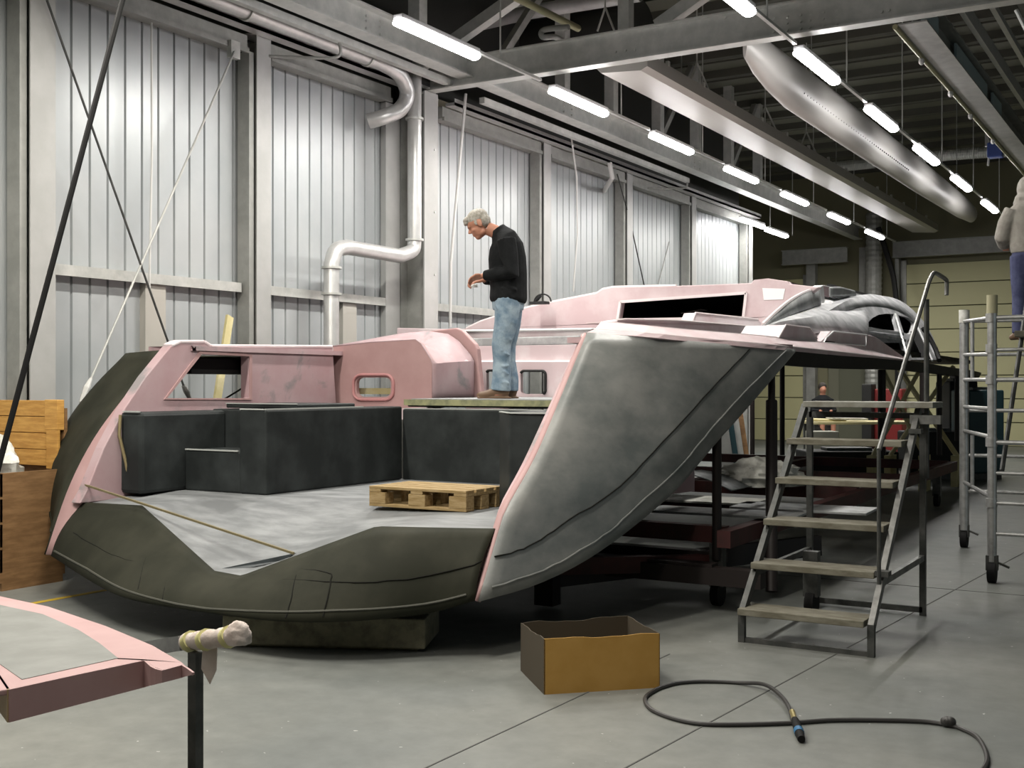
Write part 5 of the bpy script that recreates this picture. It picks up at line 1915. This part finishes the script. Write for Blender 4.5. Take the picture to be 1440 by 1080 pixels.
zt = p.z
MB().obox(facing(0, 0, zt), (2.2, .9, .05), (0, 0, TH)).build('table_top', WOODY, tb, bevel=.005)
for sx_ in (-1, 1):
    for sy_ in (-1, 1):
        q = facing(sx_ * 1.0, sy_ * .38, zt / 2)
        MB().obox(q, (.07, .07, zt), (0, 0, TH)).build('leg', STEELD, tb)
MB().bar(facing(-1, -.4, zt - .05), facing(-.3, -.4, .1), .04, .05).build('brace', STEELD, tb)
tag(MB().obox(facing(-1.0, -.8, .4), (.5, .4, .7), (0, 0, TH)).build('white_cabinet', mat('offwhite_box', (.30, .30, .25), .6), None, bevel=.01), 'off-white cabinet left of the work table', 'cabinet')
for k, (dx, c_) in enumerate(((-.75, WOODY), (-.35, PLAST))):
    o = MB().obox(facing(dx, -.1, zt + .05 + .03 * k), (.7, .3, .03), (0.05, .03, TH + .2 * k)).build('scrap_board', c_, None)
    tag(o, ['pale yellow offcut on the left of the work table', 'whitish offcut in the middle of the work table'][k], 'board')
# wooden X trestles
for i, (xa, xb, d, lb) in enumerate(((1238, 1290, 17.5, 'wooden X trestle under the dome, left one'), (1262, 1335, 18.3, 'wooden X trestle under the dome, right one'))):
    t_ = tag(empty('wooden_trestle', onD((xa + xb) / 2, 660, d)), lb, 'trestle')
    for (a, b) in (((xa, 515), (xb + 10, 640)), ((xb + 6, 515), (xa - 10, 640))):
        MB().bar(onD(a[0], a[1], d), onD(b[0], b[1], d + .1), .09, .05).build('cross_timber', WOODY, t_)
    # feet
    for xx in (xa - 10, xb + 10):
        q = onD(xx, 640, d + .1)
        MB().box(q.x - .05, q.x + .05, q.y - .2, q.y + .2, 0, max(q.z, .08)).build('foot', WOODY, t_)
q = onD(1252, 565, 24)
tag(MB().box(q.x - .28, q.x + .28, q.y - .2, q.y + .2, 0, 1.5).build('red_cabinet', REDB, None, bevel=.02), 'bright red cabinet far behind the stairs', 'cabinet')
q = onD(1222, 570, 24)
tag(MB().box(q.x - .1, q.x + .1, q.y - .2, q.y + .2, 0, 1.6).build('black_locker', BLACK, None, bevel=.02), 'narrow black locker left of the red cabinet', 'locker')
# dark machinery on the floor behind the cradle
for i, (px, d, sx_, sy_, h_, mt, lb) in enumerate(((1190, 19.5, 1.5, .8, .5, BLACK, 'dark low machine behind the cradle, under the work table'), (1312, 20, 1.0, .7, .8, BLACK, 'dark crate-like machine between stairs and scaffold'),
                                                  (1374, 20, .6, .8, 1.5, TEAL, 'teal machine cabinet behind the scaffold'), (1345, 21, .5, .7, 1.65, BLACK, 'black machine column beside the teal cabinet'))):
    q = onD(px, 600, d)
    e_ = tag(empty('machine', (q.x, q.y, 0)), lb, 'machine')
    MB().obox((q.x, q.y, h_ / 2 + .05), (sx_, sy_, h_ - .1), (0, 0, TH)).build('housing', mt, e_, bevel=.03)
    MB().obox((q.x, q.y, .05), (sx_ * .9, sy_ * .9, .1), (0, 0, TH)).build('plinth', STEELD, e_)
    MB().obox((q.x, q.y, h_ + .02), (sx_ * .5, sy_ * .5, .06), (0, 0, TH)).build('cover', STEELD, e_, bevel=.01)
# sheets leaning near the end of the ribbed wall
for i, (px, c_, lb) in enumerate(((1022, GALV_D, 'grey sheet, leftmost of those leaning near the wall end'), (1030, TEAL, 'teal green sheet leaning near the wall end'), (1038, GALV, 'light grey sheet right of the teal one'), (1045, WOODD, 'dark brown sheet, rightmost of those leaning near the wall end'))):
    q = onD(px, 640, 19.5 + .3 * i)
    h_ = 1.35
    tag(MB().bar((q.x, q.y, 0.01), (q.x - .25, q.y + .12, h_), .30, .03, (.5, -.86, 0)).build('leaning_sheet', c_, None), lb, 'sheet')
e = tag(empty('floor_fan', onZ(760, 418, 2.4)), 'small black wire-framed lamp standing on the pink roof behind the man', 'lamp')
c_ = onY(763, 421, 11.8)
MB().tube([c_ + Vector((.11 * math.cos(a / 12 * math.pi), 0, .09 * math.sin(a / 12 * math.pi) - .03)) for a in range(13)], .010, 6).build('wire_guard', BLACK, e)
MB().tube([c_ + Vector((-.11, 0, -.035)), c_ + Vector((-.02, 0, .05))], .02, 8).build('lamp_head', BLACK, e)
MB().obox(c_ + Vector((-.04, 0, -.04)), (.2, .12, .03)).build('base', BLACK, e)
